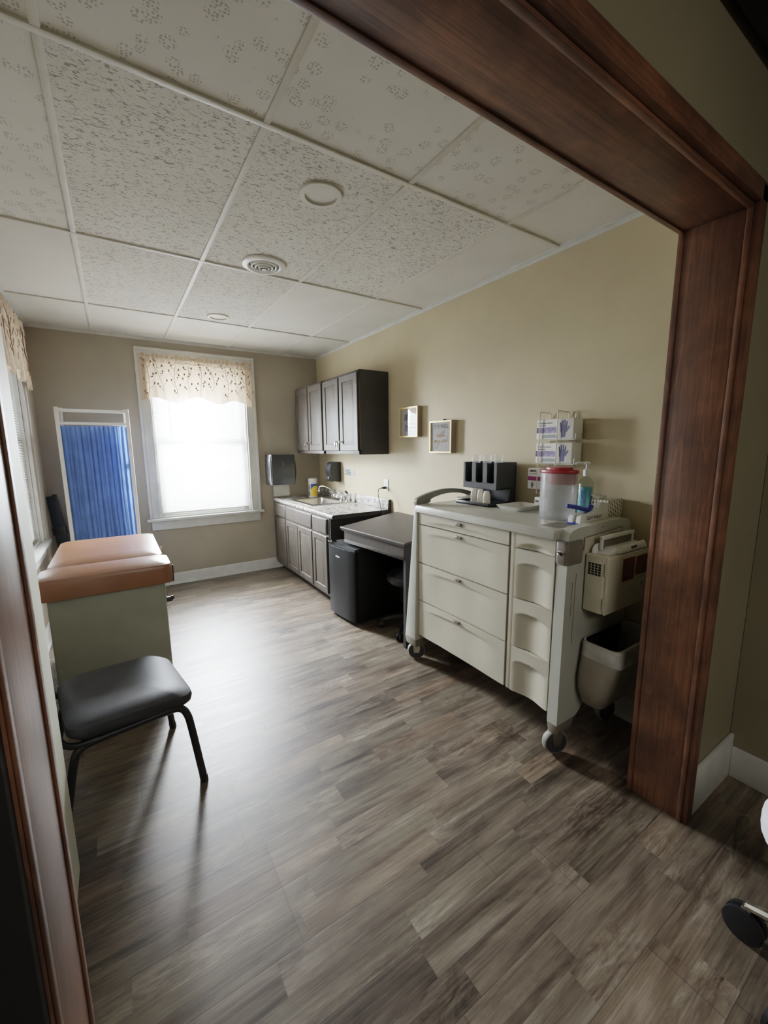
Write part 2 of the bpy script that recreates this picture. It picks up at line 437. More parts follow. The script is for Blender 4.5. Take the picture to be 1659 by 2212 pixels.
# ------------------------------------------------------------------ the setting
XW, YB, H = 2.203, 4.90, 2.561
XL = -.557
struct('floor', MB().quad([(-3, -3.2, 0), (2.5, -3.2, 0), (2.5, 5.1, 0), (-3, 5.1, 0)]), 'floor')
def holed_wall(axis, a0, a1, t0, t1, hole, z1=H+.06):
    """wall slab along x (axis 'x') or y with one window hole (h0,h1,z0,z1)"""
    mb = MB(); h0, h1, z0, zt = hole
    for (p0, p1, q0, q1) in ((a0, h0, 0, z1), (h1, a1, 0, z1), (h0, h1, 0, z0), (h0, h1, zt, z1)):
        if axis == 'x': mb.box(p0, p1, t0, t1, q0, q1)
        else: mb.box(t0, t1, p0, p1, q0, q1)
    return mb
struct('wall_back', holed_wall('x', XL-.12, XW+.12, YB, YB+.12, (.35, 1.33,   .742, 2.38)), 'wall_back')
struct('wall_right', MB().box(XW, XW+.12, .74, YB, 0, H+.06), 'wall_tan')
struct('wall_left', holed_wall('y', .74, YB, XL-.12, XL, (3.22, 4.20,   .742, 2.38)), 'wall_back')
struct('wall_left_return', MB().box(XL, -.236, .760, 1.64, 0, H-.001, .004), 'wall_cream')
# partition with the opening into this room
OX0, OX1, OZ, PY0, PY1 = -.122, 1.735, 2.202, .552, .747
mb = MB(); mb.box(OX1+.02, XW+.12, PY0, PY1-.004, 0, H+.06); mb.box(OX0-.02, OX1+.02, PY0, PY1-.004, OZ+.02, H+.06)
struct('wall_front', mb, 'wall_near')
struct('wall_front_left', MB().box(-3, OX0-.02, PY0, PY1-.004, 0, H+.06), 'shade_black')  # black stands in for the unlit side of the partition
# stained boards lining the opening, with a raised lip along both edges
def jamb(x0, x1, face):
    mb = MB().box(x0, x1, PY0-.003, PY1+.004, 0, OZ, .003)
    f = .004*face; xf = x1 if face > 0 else x0
    for ya, yb in ((PY0-.003, PY0+.012), (PY1-.012, PY1+.006)):
        mb.box(min(xf, xf+f), max(xf, xf+f), ya, yb, 0, OZ, .0015)
    return mb
struct('trim_1', jamb(OX1, OX1+.022, -1), 'wood_z')
struct('trim_2', jamb(OX0-.022, OX0, 1), 'wood_z')
mb = MB().box(OX0-.022, OX1+.022, PY0-.003, PY1+.004, OZ, OZ+.022, .003)
for ya, yb in ((PY0-.003, PY0+.014), (PY1-.010, PY1+.006)): mb.box(OX0, OX1, ya, yb, OZ-.005, OZ+.002, .0015)
struct('trim_3', mb, 'wood_x')
struct('trim_4', MB().box(OX1+.003, OX1+.05, PY0-.022, PY0-.001, 0, OZ+.055, .003), 'wood_z')
struct('trim_5', MB().box(OX0-.05, OX1+.05, PY0-.022, PY0-.001, OZ+.006, OZ+.062, .003), 'wood_x')
struct('trim_6', MB().box(OX0-.10, OX0-.004, PY0-.022, PY0-.001, 0, OZ+.055, .003), 'shade_black')  # left casing in black, its shade painted into the colour
# the dim room the camera stands in
struct('wall_near_right', MB().box(2.19, 2.31, -3.2, PY0-.002, 0, 2.75), 'wall_near')
struct('wall_near_left', MB().box(-3.1, -3, -3.2, PY0, 0, 2.75), 'wall_near')
struct('wall_near_back', MB().box(-3, 2.2, -3.3, -3.2, 0, 2.75), 'wall_near')
struct('ceiling_near', MB().box(-3, 2.2, -3.2, PY0-.023, 2.56, 2.62), 'shade_black')  # unlit ceiling, the darkness painted as black
struct('baseboard_near_right', MB().box(2.176, 2.19, -3.2, PY0-.017, 0, .145, .004), 'white_trim')
struct('baseboard_front', MB().box(OX1+.052, 2.19, PY0-.017, PY0-.001, 0, .20, .004), 'white_trim')
def base_profile(h=.125): return [(0, 0), (.024, 0), (.024, .012), (.017, .022), (.014, .028), (.014, h-.022), (.009, h-.008), (.004, h), (0, h)]
struct('baseboard_back', MB().prism([(YB-a, b) for a, b in base_profile()], XL, XW-.02, 'x'), 'white_trim')
struct('baseboard_right', MB().prism([(XW-a, b) for a, b in base_profile()], .75, YB-.03, 'y'), 'white_trim')
struct('baseboard_left', MB().prism([(XL+a, b) for a, b in base_profile()], 1.645, YB-.03, 'y'), 'white_trim')

# dropped ceiling: lay-in tiles in three patterns on a white grid
CX = [XL, -.069, .541, 1.151, 1.761, XW]; CY = [.747, 1.555, 2.785, 4.018, YB]
mb = MB(); kinds = {}
pat = [['floral', 'floral', 'floral', 'floral', 'floral'], ['floral', 'fissured', 'fissured', 'fissured', 'plain'],
       ['plain', 'fissured', 'fissured', 'plain', 'plain'], ['plain'] * 5]
pat[0][4] = 'plain'
cells = {'floral': MB(), 'fissured': MB(), 'plain': MB()}
bmc = bmesh.new(); order = ['floral', 'fissured', 'plain']
for j in range(4):
    for i in range(5):
        x0, x1, y0, y1 = CX[i], CX[i+1], CY[j], CY[j+1]; z = H+.007
        vs = [bmc.verts.new(p) for p in ((x0, y0, z), (x0, y1, z), (x1, y1, z), (x1, y0, z))]
        f = bmc.faces.new(vs); f.material_index = order.index(pat[j][i])
me = bpy.data.meshes.new('ceiling'); bmc.to_mesh(me); bmc.free()
for k in order: me.materials.append(M['tile_'+k])
o = bpy.data.objects.new('ceiling', me); COL.objects.link(o); o['kind'] = 'structure'
mb = MB()
for x in CX[1:-1]: mb.box(x-.012, x+.012, CY[0], YB, H, H+.012, .002)
for y in CY[1:-1]: mb.box(XL, XW, y-.012, y+.012, H-.0015, H+.012, .002)
struct('trim_7', mb, 'tee')
mb = MB()
for y in CY[1:-1]: mb.box(XL, XW, y+.0125, y+.0165, H+.003, H+.0068)  # dark strips painting the shadow line beside the cross tees
struct('tee_shadow_line', mb, 'gap')
mb = MB().box(XW-.022, XW, CY[0], YB, H-.001, H+.006); mb.box(XW-.003, XW, CY[0], YB, H-.02, H)
mb.box(XL, XW, YB-.022, YB, H-.001, H+.006); mb.box(XL, XW, YB-.003, YB, H-.02, H); mb.box(XL, XL+.022, CY[0], YB, H-.001, H+.006)
struct('trim_9', mb, 'white_trim')
struct('ceiling_deck', MB().box(-3, XW+.12, .5, YB+.12, H+.06, H+.1), 'shade_black')

# windows: written for a window in the back wall facing -y, then turned for the left wall
def window(name, mat):
    """origin at the centre of the sill on the wall face; +x along the wall, -y into the room"""
    w = bpy.data.objects.new(name, None); COL.objects.link(w); w.matrix_world = mat; w['kind'] = 'structure'; BASE[w.name] = V((0, 0, 0))
    mb = MB()
    for s in (-1, 1):
        mb.box(min(s*.475, s*.578), max(s*.475, s*.578), -.022, -.001, .0, 1.63, .004)
        mb.box(min(s*.556, s*.583), max(s*.556, s*.583), -.034, -.001, .0, 1.70, .005); mb.box(min(s*.474, s*.49), max(s*.474, s*.49), -.028, -.001, .0, 1.625, .004)
    mb.box(-.578, .578, -.022, -.001, 1.63, 1.72, .004); mb.box(-.583, .583, -.034, -.001, 1.70, 1.727, .005); mb.box(-.49, .49, -.028, -.001, 1.625, 1.642, .004)
    part('casing', mb, 'white_trim', w)
    mb = MB()
    for s in (-1, 1): mb.box(min(s*.462, s*.49), max(s*.462, s*.49), -.001, .119, .0, 1.61)
    mb.box(-.49, .49, -.001, .119, 1.61, 1.64); mb.box(-.462, .462, -.001, .119, -.001, .012)
    part('jamb', mb, 'white_trim', w)
    part('sill', MB().box(-.61, .61, -.06, -.001, -.028, .0, .006), 'white_trim', w)
    part('apron', MB().box(-.57, .57, -.02, -.001, -.125, -.028, .004), 'white_trim', w)
    for nm, z0, z1, yy in (('sash', .012, .80, .055), ('sash', .775, 1.61, .085)):
        mb = MB()
        for s in (-1, 1): mb.box(min(s*.41, s*.462), max(s*.41, s*.462), yy, yy+.028, z0, z1, .003)
        mb.box(-.41, .41, yy+.001, yy+.027, z0, z0+.055, .003); mb.box(-.41, .41, yy+.001, yy+.027, z1-.04, z1, .003)
        sh = part(nm, mb, 'white_trim', w)
        part('pane', MB().box(-.41, .41, yy+.012, yy+.016, z0+.05, z1-.035), 'pane', sh)
    return w
WIN1 = Matrix.Translation((.838, YB, .742))
WIN2 = Matrix.Translation((XL, 3.71, .742)) @ Matrix.Rotation(PI/2, 4, 'Z')
window('window_1', WIN1); window('window_2', WIN2)

def blind(mat, label):
    t = bpy.data.objects.new('window_blind', None); COL.objects.link(t); t.matrix_world = mat; tag(t, label, 'blind'); BASE[t.name] = V((0, 0, 0))
    part('head_rail', MB().box(-.455, .455, .008, .045, 1.575, 1.608, .003), 'white_plastic', t)
    mb = MB(); a = math.radians(38)
    z = .07
    while z < 1.565:
        c, s = math.cos(a)*.0125, math.sin(a)*.0125
        mb.quad([(-.452, .027-c, z-s), (.452, .027-c, z-s), (.452, .027+c, z+s), (-.452, .027+c, z+s)]); z += .0195
    part('slats', mb, 'slat', t)
    part('bottom_rail', MB().box(-.453, .453, .014, .04, .04, .056, .003), 'white_plastic', t)
    mb = MB()
    for x in (-.33, 0, .33): mb.cyl((x, .0125, .05), (x, .0125, 1.58), .0012, 5)
    part('ladder_cord', mb, 'white_plastic', t)
    part('wand', MB().cyl((-.31, -.002, .86), (-.31, .004, 1.58), .003, 8), 'grey_plastic', t)
    return t
blind(WIN1, 'white slatted blind filling the window in the far wall')
blind(WIN2, 'white slatted blind in the side window behind the exam table')

# valances: gathered linen with embroidered twigs
def valance(mat, label, w=.555, drop=.43, seed=3, depth=.055):
    t = bpy.data.objects.new('window_valance', None); COL.objects.link(t); t.matrix_world = mat; tag(t, label, 'curtain', None); BASE[t.name] = V((0, 0, 0))
    rnd = random.Random(seed); ph = [rnd.uniform(0, 6) for _ in range(4)]
    def zb(x): return 1.225+.028*math.sin(x*16.+2.1)+.012*math.sin(x*7.+ph[0])
    def yy(x, v):
        e = .25+.75*v
        return -depth-.014*e*math.sin(x*34+ph[1]+.6*v)-.007*e*math.sin(x*71+ph[2])-.006*math.sin(x*150+ph[3])*(1 if v < .16 else .25)
    def fn(u, v):
        x = -w+2*w*u; zt = 1.665+.008*math.sin(x*63+ph[2])+.006*math.sin(x*29)
        z = zt+(zb(x)-zt)*v; y = yy(x, v)
        edge = min(u, 1-u)
        if edge < .02: y = -.04+(y+.04)*sm(0, .02, edge)
        return V((x, y, z))
    part('cloth', MB().grid(fn, 150, 26), 'valance', t, sharp=80)
    mb = MB()
    def on(u, v, lift=.0022): p = fn(max(.002, min(.998, u)), max(0, min(1, v))); return p+V((0, -lift, 0))
    part('pocket_seam', MB().tube([on(i/120, .17, .0005) for i in range(121)], .0022, 5), 'valance', t)
    for k in range(9):
        u0 = .05+k*.115+rnd.uniform(-.02, .02); v0 = 1-rnd.uniform(0, .25); v1 = rnd.uniform(.05, .3); sw = rnd.uniform(-.03, .03)
        f = lambda q: (u0+sw*q+.012*math.sin(q*5+k), v0+(v1-v0)*q)
        mb.tube([on(*f(q/14)) for q in range(15)], .0022, 5)
        for b in range(7):
            q = .08+b*.13; sd = 1 if b % 2 else -1
            bu, bv = f(q); eu, ev = bu+sd*rnd.uniform(.018, .045), bv-rnd.uniform(.07, .16)
            mb.tube([on(bu, bv), on((bu+eu)/2+sd*.006, (bv+ev)/2+.02), on(eu, ev)], .0017, 5)
            c = on(eu, ev, .003)
            mb.ball(c, .0125, .62, .18, 1., 8)
            if b % 3 == 0: mb.ball(on(eu-sd*.012, ev+.05, .003), .010, 1.1, .18, .6, 8)
    part('embroidery', mb, 'stitch', t, sharp=80)
    part('curtain_rod', MB().tube([(-w+.012, -.002, 1.625), (-w+.012, -depth+.004, 1.625), (w-.012, -depth+.004, 1.625), (w-.012, -.002, 1.625)], .006, 8), 'white_plastic', t)
    return t
valance(WIN1, 'embroidered cream valance over the window in the far wall')
valance(WIN2, 'embroidered cream valance over the side window at the upper left', w=.585, seed=8, depth=.07)
# ------------------------------------------------------------------ exam table, chair, screen
t = thing('exam_table', 'sage green exam table with tan vinyl pads below the side window', 'exam table', (-.09, 3.15, 0))
part('cabinet', MB().box(-.365, .185, 2.665, 3.66, .075, .70, .012), 'table_paint', t)
part('plinth', MB().box(-.335, .155, 2.70, 3.62, 0, .08), 'black_plastic', t)
def pad(x0, x1, y0, y1, z0, z1, r=.028, crown=.012):
    def f(u, v):
        x, y = x0+(x1-x0)*u, y0+(y1-y0)*v
        return V((x, y, z1+crown*(1-(2*u-1)**4)*(1-(2*v-1)**4)))
    mb = MB(); cx, cy = (x0+x1)/2, (y0+y1)/2
    rings = []
    for k, (ins, z) in enumerate(((.0, z0), (0, z0+.01), (0, z1-r), (r*.3, z1-r*.3), (r, z1), (r*2.2, z1+crown*.6), (.10, z1+crown), (.13, z1+crown*1.05))):
        rings.append([(a, b, z) for a, b in rrect(x0+ins, x1-ins, y0+ins, y1-ins, max(.01, .045-ins*.3), 5)])
    return mb.loft(rings)
p = part('head_pad', pad(-.408, .228, 2.62, 2.90, .698, .815), 'vinyl_tan', t, 'shorter tan pad at the near end')
mb = MB()
for q in range(7): mb.box(.227, .2295, 2.628, 2.634, .712+q*.0135, .720+q*.0135)
mb.tube([(.226, 2.63, .70), (.229, 2.63, .75), (.228, 2.632, .80)], .004, 6)
part('corner_stitching', mb, 'seam_dark', p)
part('body_pad', pad(-.385, .207, 2.895, 3.70, .698, .815), 'vinyl_tan', t, 'longer tan pad behind')
mb = MB().box(.184, .190, 2.74, 2.80, .50, .60, .002); mb.cyl((.186, 2.77, .585), (.20, 2.77, .585), .006, 10); mb.cyl((.186, 2.77, .515), (.198, 2.77, .515), .006, 10)
pl = part('socket_plate', mb, 'chrome', t)
part('socket_plug', MB().cyl((.188, 2.77, .55), (.222, 2.77, .55), .016, 14).ball((.222, 2.77, .555), .014), 'black_plastic', pl)
part('side_knob', MB().lathe([(.004, 0), (.005, .012), (.011, .016), (.012, .026), (.006, .03)], (.205, 3.30, .765), 14, (1, 0, 0)), 'chrome', t)

def chair():
    t = thing('side_chair', 'charcoal upholstered side chair standing in front of the exam table', 'chair', (-.045, 2.02, 0), math.radians(9))
    def prof(u):   # seat outline along its depth: u from back to front
        return -.235+.445*u
    rings = []
    for ins, z in ((.055, .388), (.018, .396), (.004, .412), (0, .43), (.004, .448), (.022, .462), (.07, .468), (.14, .470)):
        rings.append([(a, b, z+(-.030*sm(.06, .22, a))-.008*(1-sm(0, .25, abs(b)))) for a, b in rrect(-.235+ins, .215-ins, -.238+ins, .238-ins, max(.02, .075-ins*.3), 6)])
    part('seat', MB().loft(rings), 'chair_vinyl', t)
    part('seat_pan', MB().box(-.19, .13, -.19, .19, .372, .392, .004), 'black_metal', t)
    for s in (-1, 1):
        y = s*.205
        front = smooth_path([(-.02, y, .372), (.11, y, .372), (.155, y*1.0, .362), (.178, y*1.03, .325), (.19, y*1.06, .25), (.215, y*1.17, .012)], 5)
        l = part('leg', MB().tube(front, .0155, 12), 'black_metal', t)
        part('foot_cap', MB().cyl((.2135, y*1.165, .03), (.2165, y*1.172, 0), .0172, 12), 'black_plastic', l)
        part('clip', MB().box(.188, .200, y*1.10-.012, y*1.10+.006, .18, .197, .002), 'black_plastic', l)
        part('stud', MB().ball((.200, y*1.14-.012, .085), .006), 'black_plastic', l)
        rear = smooth_path([(-.02, y, .372), (-.14, y, .372), (-.195, y, .360), (-.225, y*1.03, .30), (-.285, y*1.17, .012)], 5)
        l = part('leg', MB().tube(rear, .0155, 12), 'black_metal', t)
        part('foot_cap', MB().cyl((-.283, y*1.165, .03), (-.2865, y*1.172, 0), .0172, 12), 'black_plastic', l)
        part('back_post', MB().tube(smooth_path([(-.10, y, .374), (-.22, y*1.02, .385), (-.265, y, .46), (-.30, y*.98, .66), (-.325, y*.9, .80)], 5), .012, 10), 'black_metal', t)
    def bk(u, v):
        y = -.215+.43*u; z = .60+.27*v; r = min(1, 4*min(u, 1-u, v, 1-v)+.55)
        return V((-.292-.10*(v)*.4+.035*(1-(2*u-1)**2)*-1-.02*r, y, z))
    part('backrest', MB().grid(bk, 18, 12, (.04, 0, 0)), 'chair_vinyl', t)
    part('stretcher', MB().tube([(-.10, -.205, .374), (-.10, .205, .374)], .009, 8).tube([(.09, -.205, .372), (.09, .205, .372)], .009, 8), 'black_metal', t)
chair()

t = thing('privacy_screen', 'folding privacy screen with blue pleated curtain on a white frame', 'screen', (-.12, 4.5, 0))
def screen_panel(dy, x0, x1, r):
    out = []
    for s, x in ((-1, x0), (1, x1)):
        q = part('post', MB().box(x-r, x+r, 4.5+dy-r, 4.5+dy+r, .035, 1.828, .003), 'white_plastic', t)
        part('glide', MB().lathe([(.018, 0), (.02, .01), (.012, .03), (.012, .036)], (x, 4.5+dy, 0), 14), 'black_plastic', q)
        out.append(q)
    for z in (1.805, 1.695, .16): part('rail', MB().box(x0+r, x1-r, 4.5+dy-r*.8, 4.5+dy+r*.8, z-.011, z+.011, .002), 'white_plastic', t)
    return out
screen_panel(0, -.375, .135, .0145); screen_panel(.075, -.352, .118, .011)
for x, z in ((.135, 1.30), (-.375, 1.20)): part('hinge', MB().cyl((x, 4.537, z), (x, 4.537, z+.06), .006, 8).box(x-.005, x+.005, 4.512, 4.56, z+.005, z+.055), 'white_plastic', t)
def cur(dy, ph):
    def f(u, v):
        x = -.36+.48*u; z = 1.672-1.46*v; w = .45+.55*sm(0, .1, v)
        y = 4.5+dy+(.010*math.sin(u*88+ph+.5*math.sin(v*4))+.006*math.sin(u*47+v*2.+ph)+.004*math.sin(u*150+v))*w
        return V((x, y, z+.004*math.sin(u*120)*(1-v)))
    return MB().grid(f, 190, 24)
part('curtain', cur(0, 0), 'curtain', t, sharp=80); part('curtain', cur(.075, 2.), 'curtain', t, sharp=80)

# navy case leaning in the far left corner
t = thing('equipment_case', 'slim dark navy case leaning in the corner left of the privacy screen', 'case', (-.43, 4.72, 0), 0)
a = V((-.515, 4.80, 1.05)); b = V((-.405, 4.68, .02)); d = (b-a).normalized(); r = V((.93, -.15, .32)); r = (r-d*r.dot(d)).normalized(); n_ = d.cross(r)
def slab(s0, s1, w0, w1, th, shift=0.):
    pts = []
    for (s, w, sg) in ((s1, w1, -1), (s0, w0, 1)):
        c = a+d*s+r*shift
        pts += [c-r*w-n_*th, c+r*w-n_*th, c+r*w+n_*th, c-r*w+n_*th]
    return pts
part('sleeve', MB().hexa(slab(0, .30, .038, .045, .02), .006), 'navy', t)
part('collar', MB().hexa(slab(.29, .36, .052, .052, .026), .006), 'black_plastic', t)
part('body', MB().hexa(slab(.35, 1.02, .044, .044, .02), .006), 'navy', t)
part('flap', MB().hexa(slab(-.012, .05, .012, .012, .024, .024), .003), 'black_plastic', t)
part('lettering', text_mb('OVE', .04, (a+d*.40+r*.015-n_*.0212, d, r), bold=.0005), 'ink_white', t)
# ------------------------------------------------------------------ sink run along the right wall
def door_mb(y0, y1, z0, z1, x, th=.02, fr=.052):
    """raised-panel front facing -x"""
    def ring(i, d): return [(x+d, y0+i, z0+i), (x+d, y0+i, z1-i), (x+d, y1-i, z1-i), (x+d, y1-i, z0+i)]
    return MB().loft([ring(0, th), ring(0, .004), ring(.004, 0), ring(fr, 0), ring(fr+.004, .007), ring(fr+.010, .007), ring(fr+.03, .001), ring(fr+.032, .0008)])
def slab_mb(y0, y1, z0, z1, x, th=.02):
    def ring(i, d): return [(x+d, y0+i, z0+i), (x+d, y0+i, z1-i), (x+d, y1-i, z1-i), (x+d, y1-i, z0+i)]
    return MB().loft([ring(0, th), ring(0, .008), ring(.003, .004), ring(.012, 0), ring(.014, 0)])
t = thing('sink_base_cabinet', 'grey-brown raised-panel base cabinet under the granite countertop', 'cabinet', (1.9, 4.12, 0))
mb = MB().box(1.588, 1.606, 3.365, 4.896, .075, .83).box(1.606, XW-.004, 3.366, 4.896, .075, .093).box(XW-.012, XW-.004, 3.366, 4.896, .093, .83).box(1.606, XW-.012, 4.88, 4.896, .093, .83)
part('carcass', mb, 'cab', t)
part('end_panel', MB().box(1.592, XW-.004, 3.345, 3.366, .0, .832), 'cab_end', t, 'plain dark end panel')
part('toe_kick', MB().box(1.66, 1.68, 3.365, 4.896, 0, .08), 'gap', t)
for y0, y1 in ((4.485, 4.86), (3.742, 4.468), (3.395, 3.718)): part('drawer_front', slab_mb(y0, y1, .672, .818, 1.568), 'cab', t)
for y0, y1 in ((4.485, 4.86), (4.118, 4.468), (3.742, 4.110), (3.395, 3.718)): part('door', door_mb(y0, y1, .105, .655, 1.568), 'cab', t)

# countertop with its rounded front, cut for the sink, and its backsplash
SX0, SX1, SY0, SY1 = 1.70, 2.06, 3.97, 4.545
CY0, CY1, CT, CB = 3.262, 4.897, .872, .833
t = thing('countertop', 'speckled granite-look laminate countertop with backsplash', 'countertop', (1.9, 4.1, .83))
mb = MB()
nose = [(SX0, CB), (1.585, CB), (1.573, CB+.006), (1.568, CB+.016), (1.569, CT-.010), (1.576, CT-.002), (1.588, CT), (SX0, CT)]
mb.prism(nose, CY0+.004, CY1, 'y')
for (x0, x1, y0, y1) in ((SX0, SX1, CY0+.004, SY0), (SX0, SX1, SY1, CY1), (SX1, XW-.002, CY0+.004, CY1)): mb.box(x0, x1, y0, y1, CB, CT)
part('slab', mb, 'granite', t)
part('backsplash', MB().box(XW-.022, XW-.002, CY0+.004, CY1, CT, .967, .006), 'granite', t)
part('end_cap', MB().prism(nose[1:7]+[(2.165, CT), (2.172, .96), (2.178, .967), (XW-.002, .967), (XW-.002, CB-.02), (2.1, CB)], CY0, CY0+.0045, 'y'), 'cab_end', t, 'dark end cap')

t = thing('kitchen_sink', 'stainless steel drop-in sink set into the granite countertop', 'sink', (1.9, 4.25, CT))
def rr(x0, x1, y0, y1, r, z): return [(a, b, z) for a, b in rrect(x0, x1, y0, y1, r, 6)]
part('basin', MB().loft([rr(1.655, 2.165, 3.925, 4.59, .03, CT+.0005), rr(1.655, 2.165, 3.925, 4.59, .03, CT+.004), rr(1.665, 2.155, 3.935, 4.58, .03, CT+.007), rr(1.706, 2.052, 3.978, 4.537, .05, CT+.006),
    rr(1.712, 2.046, 3.984, 4.531, .05, CT-.004), rr(1.722, 2.036, 3.994, 4.521, .06, CT-.13), rr(1.75, 2.01, 4.02, 4.49, .07, CT-.15)], caps=False).loft([rr(1.75, 2.01, 4.02, 4.49, .07, CT-.15), rr(1.8, 1.95, 4.1, 4.4, .06, CT-.153)]), 'steel', t)
part('drain', MB().lathe([(.04, 0), (.04, .002), (.03, .001), (.01, .0005)], (1.88, 4.25, CT-.152), 20), 'chrome', t)

t = thing('faucet', 'chrome two-handle faucet with swung spout behind the sink', 'faucet', (2.105, 4.20, CT+.007))
part('deck_plate', MB().loft([rr(2.075, 2.135, 4.07, 4.33, .028, CT+.006), rr(2.077, 2.133, 4.072, 4.328, .027, CT+.022), rr(2.085, 2.125, 4.08, 4.32, .02, CT+.03)]), 'chrome', t)
for y in (4.10, 4.30): part('handle', MB().lathe([(.02, 0), (.021, .012), (.015, .02), (.013, .045), (.018, .055), (.022, .064), (.012, .072)], (2.105, y, CT+.026), 14).box(2.06, 2.11, y-.008, y+.008, CT+.082, CT+.094, .004), 'chrome', t)
part('spout', MB().lathe([(.022, 0), (.02, .03), (.014, .045)], (2.105, 4.20, CT+.026), 16).tube(smooth_path([(2.105, 4.20, CT+.05), (2.09, 4.24, CT+.085), (2.05, 4.33, CT+.135), (2.015, 4.41, CT+.150), (1.995, 4.455, CT+.138), (1.99, 4.465, CT+.105)], 6), .0075, 12).cyl((1.99, 4.466, CT+.108), (1.99, 4.467, CT+.085), .0125, 12), 'chrome', t)
sp = part('side_sprayer', MB().lathe([(.02, 0), (.018, .012), (.011, .02), (.011, .05), (.014, .07), (.012, .085)], (2.11, 3.99, CT+.007), 14), 'chrome', t)
part('spray_head', MB().tube(smooth_path([(2.11, 3.99, CT+.085), (2.108, 3.99, CT+.105), (2.09, 3.995, CT+.122)], 4), .011, 10), 'black_plastic', sp)

t = thing('wipes_canister', 'white wipes canister with blue and yellow print by the corner', 'canister', (2.0, 4.665, CT))
part('tub', MB().lathe([(.048, 0), (.052, .004), (.052, .18), (.05, .185)], (2.0, 4.665, CT), 30), 'white_plastic', t)
part('lid', MB().lathe([(.05, .185), (.054, .188), (.054, .222), (.05, .228), (.02, .229)], (2.0, 4.665, CT), 30), 'white_plastic', t)
def wrap(a0, a1, z0f, z1f, r=.0528, c=(2.0, 4.665), n=16):
    def f(u, v):
        a = math.radians(a0+(a1-a0)*u); z0, z1 = z0f(u), z1f(u)
        return V((c[0]+r*math.cos(a), c[1]+r*math.sin(a), CT+z0+(z1-z0)*v))
    return MB().grid(f, n, 3, lambda u, v: f(u, v)*1.0-V((math.cos(math.radians(a0+(a1-a0)*u)), math.sin(math.radians(a0+(a1-a0)*u)), 0))*.0006)
part('yellow_label', wrap(215, 325, lambda u: .018, lambda u: .09+.05*math.sin(u*2.6)), 'yellow_print', t)
part('blue_label', wrap(215, 325, lambda u: .092+.05*math.sin(u*2.6), lambda u: .165), 'navy_print', t)
part('side_print', wrap(180, 206, lambda u: .02, lambda u: .075), 'navy_print', t)
part('side_print', wrap(182, 204, lambda u: .085, lambda u: .15), 'label_red', t)

def wall_cabinet(y0, y1, label):
    t = thing('wall_cabinet', label, 'cabinet', (2.05, (y0+y1)/2, 1.402), group='wall cabinets above the sink')
    mb = MB().box(1.902, XW-.002, y0, y1, 1.402, 2.155)
    part('carcass', mb, 'cab_end', t)
    mb = MB()
    for a, b in ((y0, y0+.03), (y1-.03, y1)): mb.box(1.893, 1.903, a, b, 1.402, 2.155, .001)
    mb.box(1.893, 1.903, y0, y1, 1.402, 1.445, .001); mb.box(1.893, 1.903, y0, y1, 2.12, 2.155, .001); mb.box(1.895, 1.903, (y0+y1)/2-.02, (y0+y1)/2+.02, 1.44, 2.13)
    part('face_frame', mb, 'cab', t)
    m = (y0+y1)/2
    for a, b, s in ((y0+.018, m-.012, 1), (m+.012, y1-.018, -1)):
        d = part('door', door_mb(a, b, 1.437, 2.135, 1.873, .02, .06), 'cab', t)
        ky = (b-.03) if s > 0 else (a+.03)
        part('knob', MB().lathe([(.006, 0), (.005, .012), (.011, .018), (.013, .024), (.008, .03)], (1.873, ky, 1.522), 14, (-1, 0, 0)), 'chrome', d)
        if s < 0:
            for dy in (0, .045):
                yy = ky+dy; mb = MB()
                mb.cyl((1.872, yy+.012, 1.522), (1.866, yy+.012, 1.522), .012, 14)
                mb.box(1.8655, 1.8675, yy+.004, yy+.02, 1.49, 1.512, .001); mb.box(1.8655, 1.8675, yy+.009, yy+.015, 1.462, 1.492)
                part('key_lock', mb, 'chrome', d)
    return t
wall_cabinet(3.295, 4.06, 'grey-brown two-door wall cabinet, the nearer one with its dark side showing')
wall_cabinet(4.062, 4.827, 'grey-brown two-door wall cabinet, the farther one next to the window wall')

# towel dispenser on the back wall, soap dispenser, notice, outlet, cord, pictures
t = thing('paper_towel_dispenser', 'black paper towel dispenser on the far wall beside the window', 'dispenser', (1.66, YB, 1.035))
def bulge(z): return .012*math.sin(PI*(z-1.035)/.355)
rings = []
for k in range(13):
    z = 1.035+.355*k/12; b = bulge(z)
    rings.append([(1.505-b*.5, YB-.002, z), (1.505-b, YB-.125-b, z), (1.525, YB-.165-b, z), (1.80, YB-.165-b, z), (1.818+b, YB-.13-b, z), (1.818+b*.5, YB-.002, z)])
part('cover', MB().loft(rings), 'grey_plastic', t)
part('edge_highlight', MB().tube([(1.515-.5*bulge(1.05+.325*k/10), YB-.152-bulge(1.05+.325*k/10), 1.05+.325*k/10) for k in range(11)], .004, 6), 'white_plastic', t, 'pale strip painted as an edge highlight')  # white strip painted as the highlight along the cover's edge
part('level_window', MB().box(1.655, 1.661, YB-.1795, YB-.175, 1.26, 1.31), 'pewter', t)
part('emblem', MB().lathe([(.02, 0), (.02, .001), (.015, .001), (.015, 0)], (1.66, YB-.177, 1.175), 20, (0, -1, 0), sy=.5), 'pewter', t)
part('paper_sheet', MB().grid(lambda u, v: V((1.575+.2*u, YB-.03-.008*v*v, 1.04-.15*v)), 6, 6, (0, .0012, 0)), 'sheet', t)

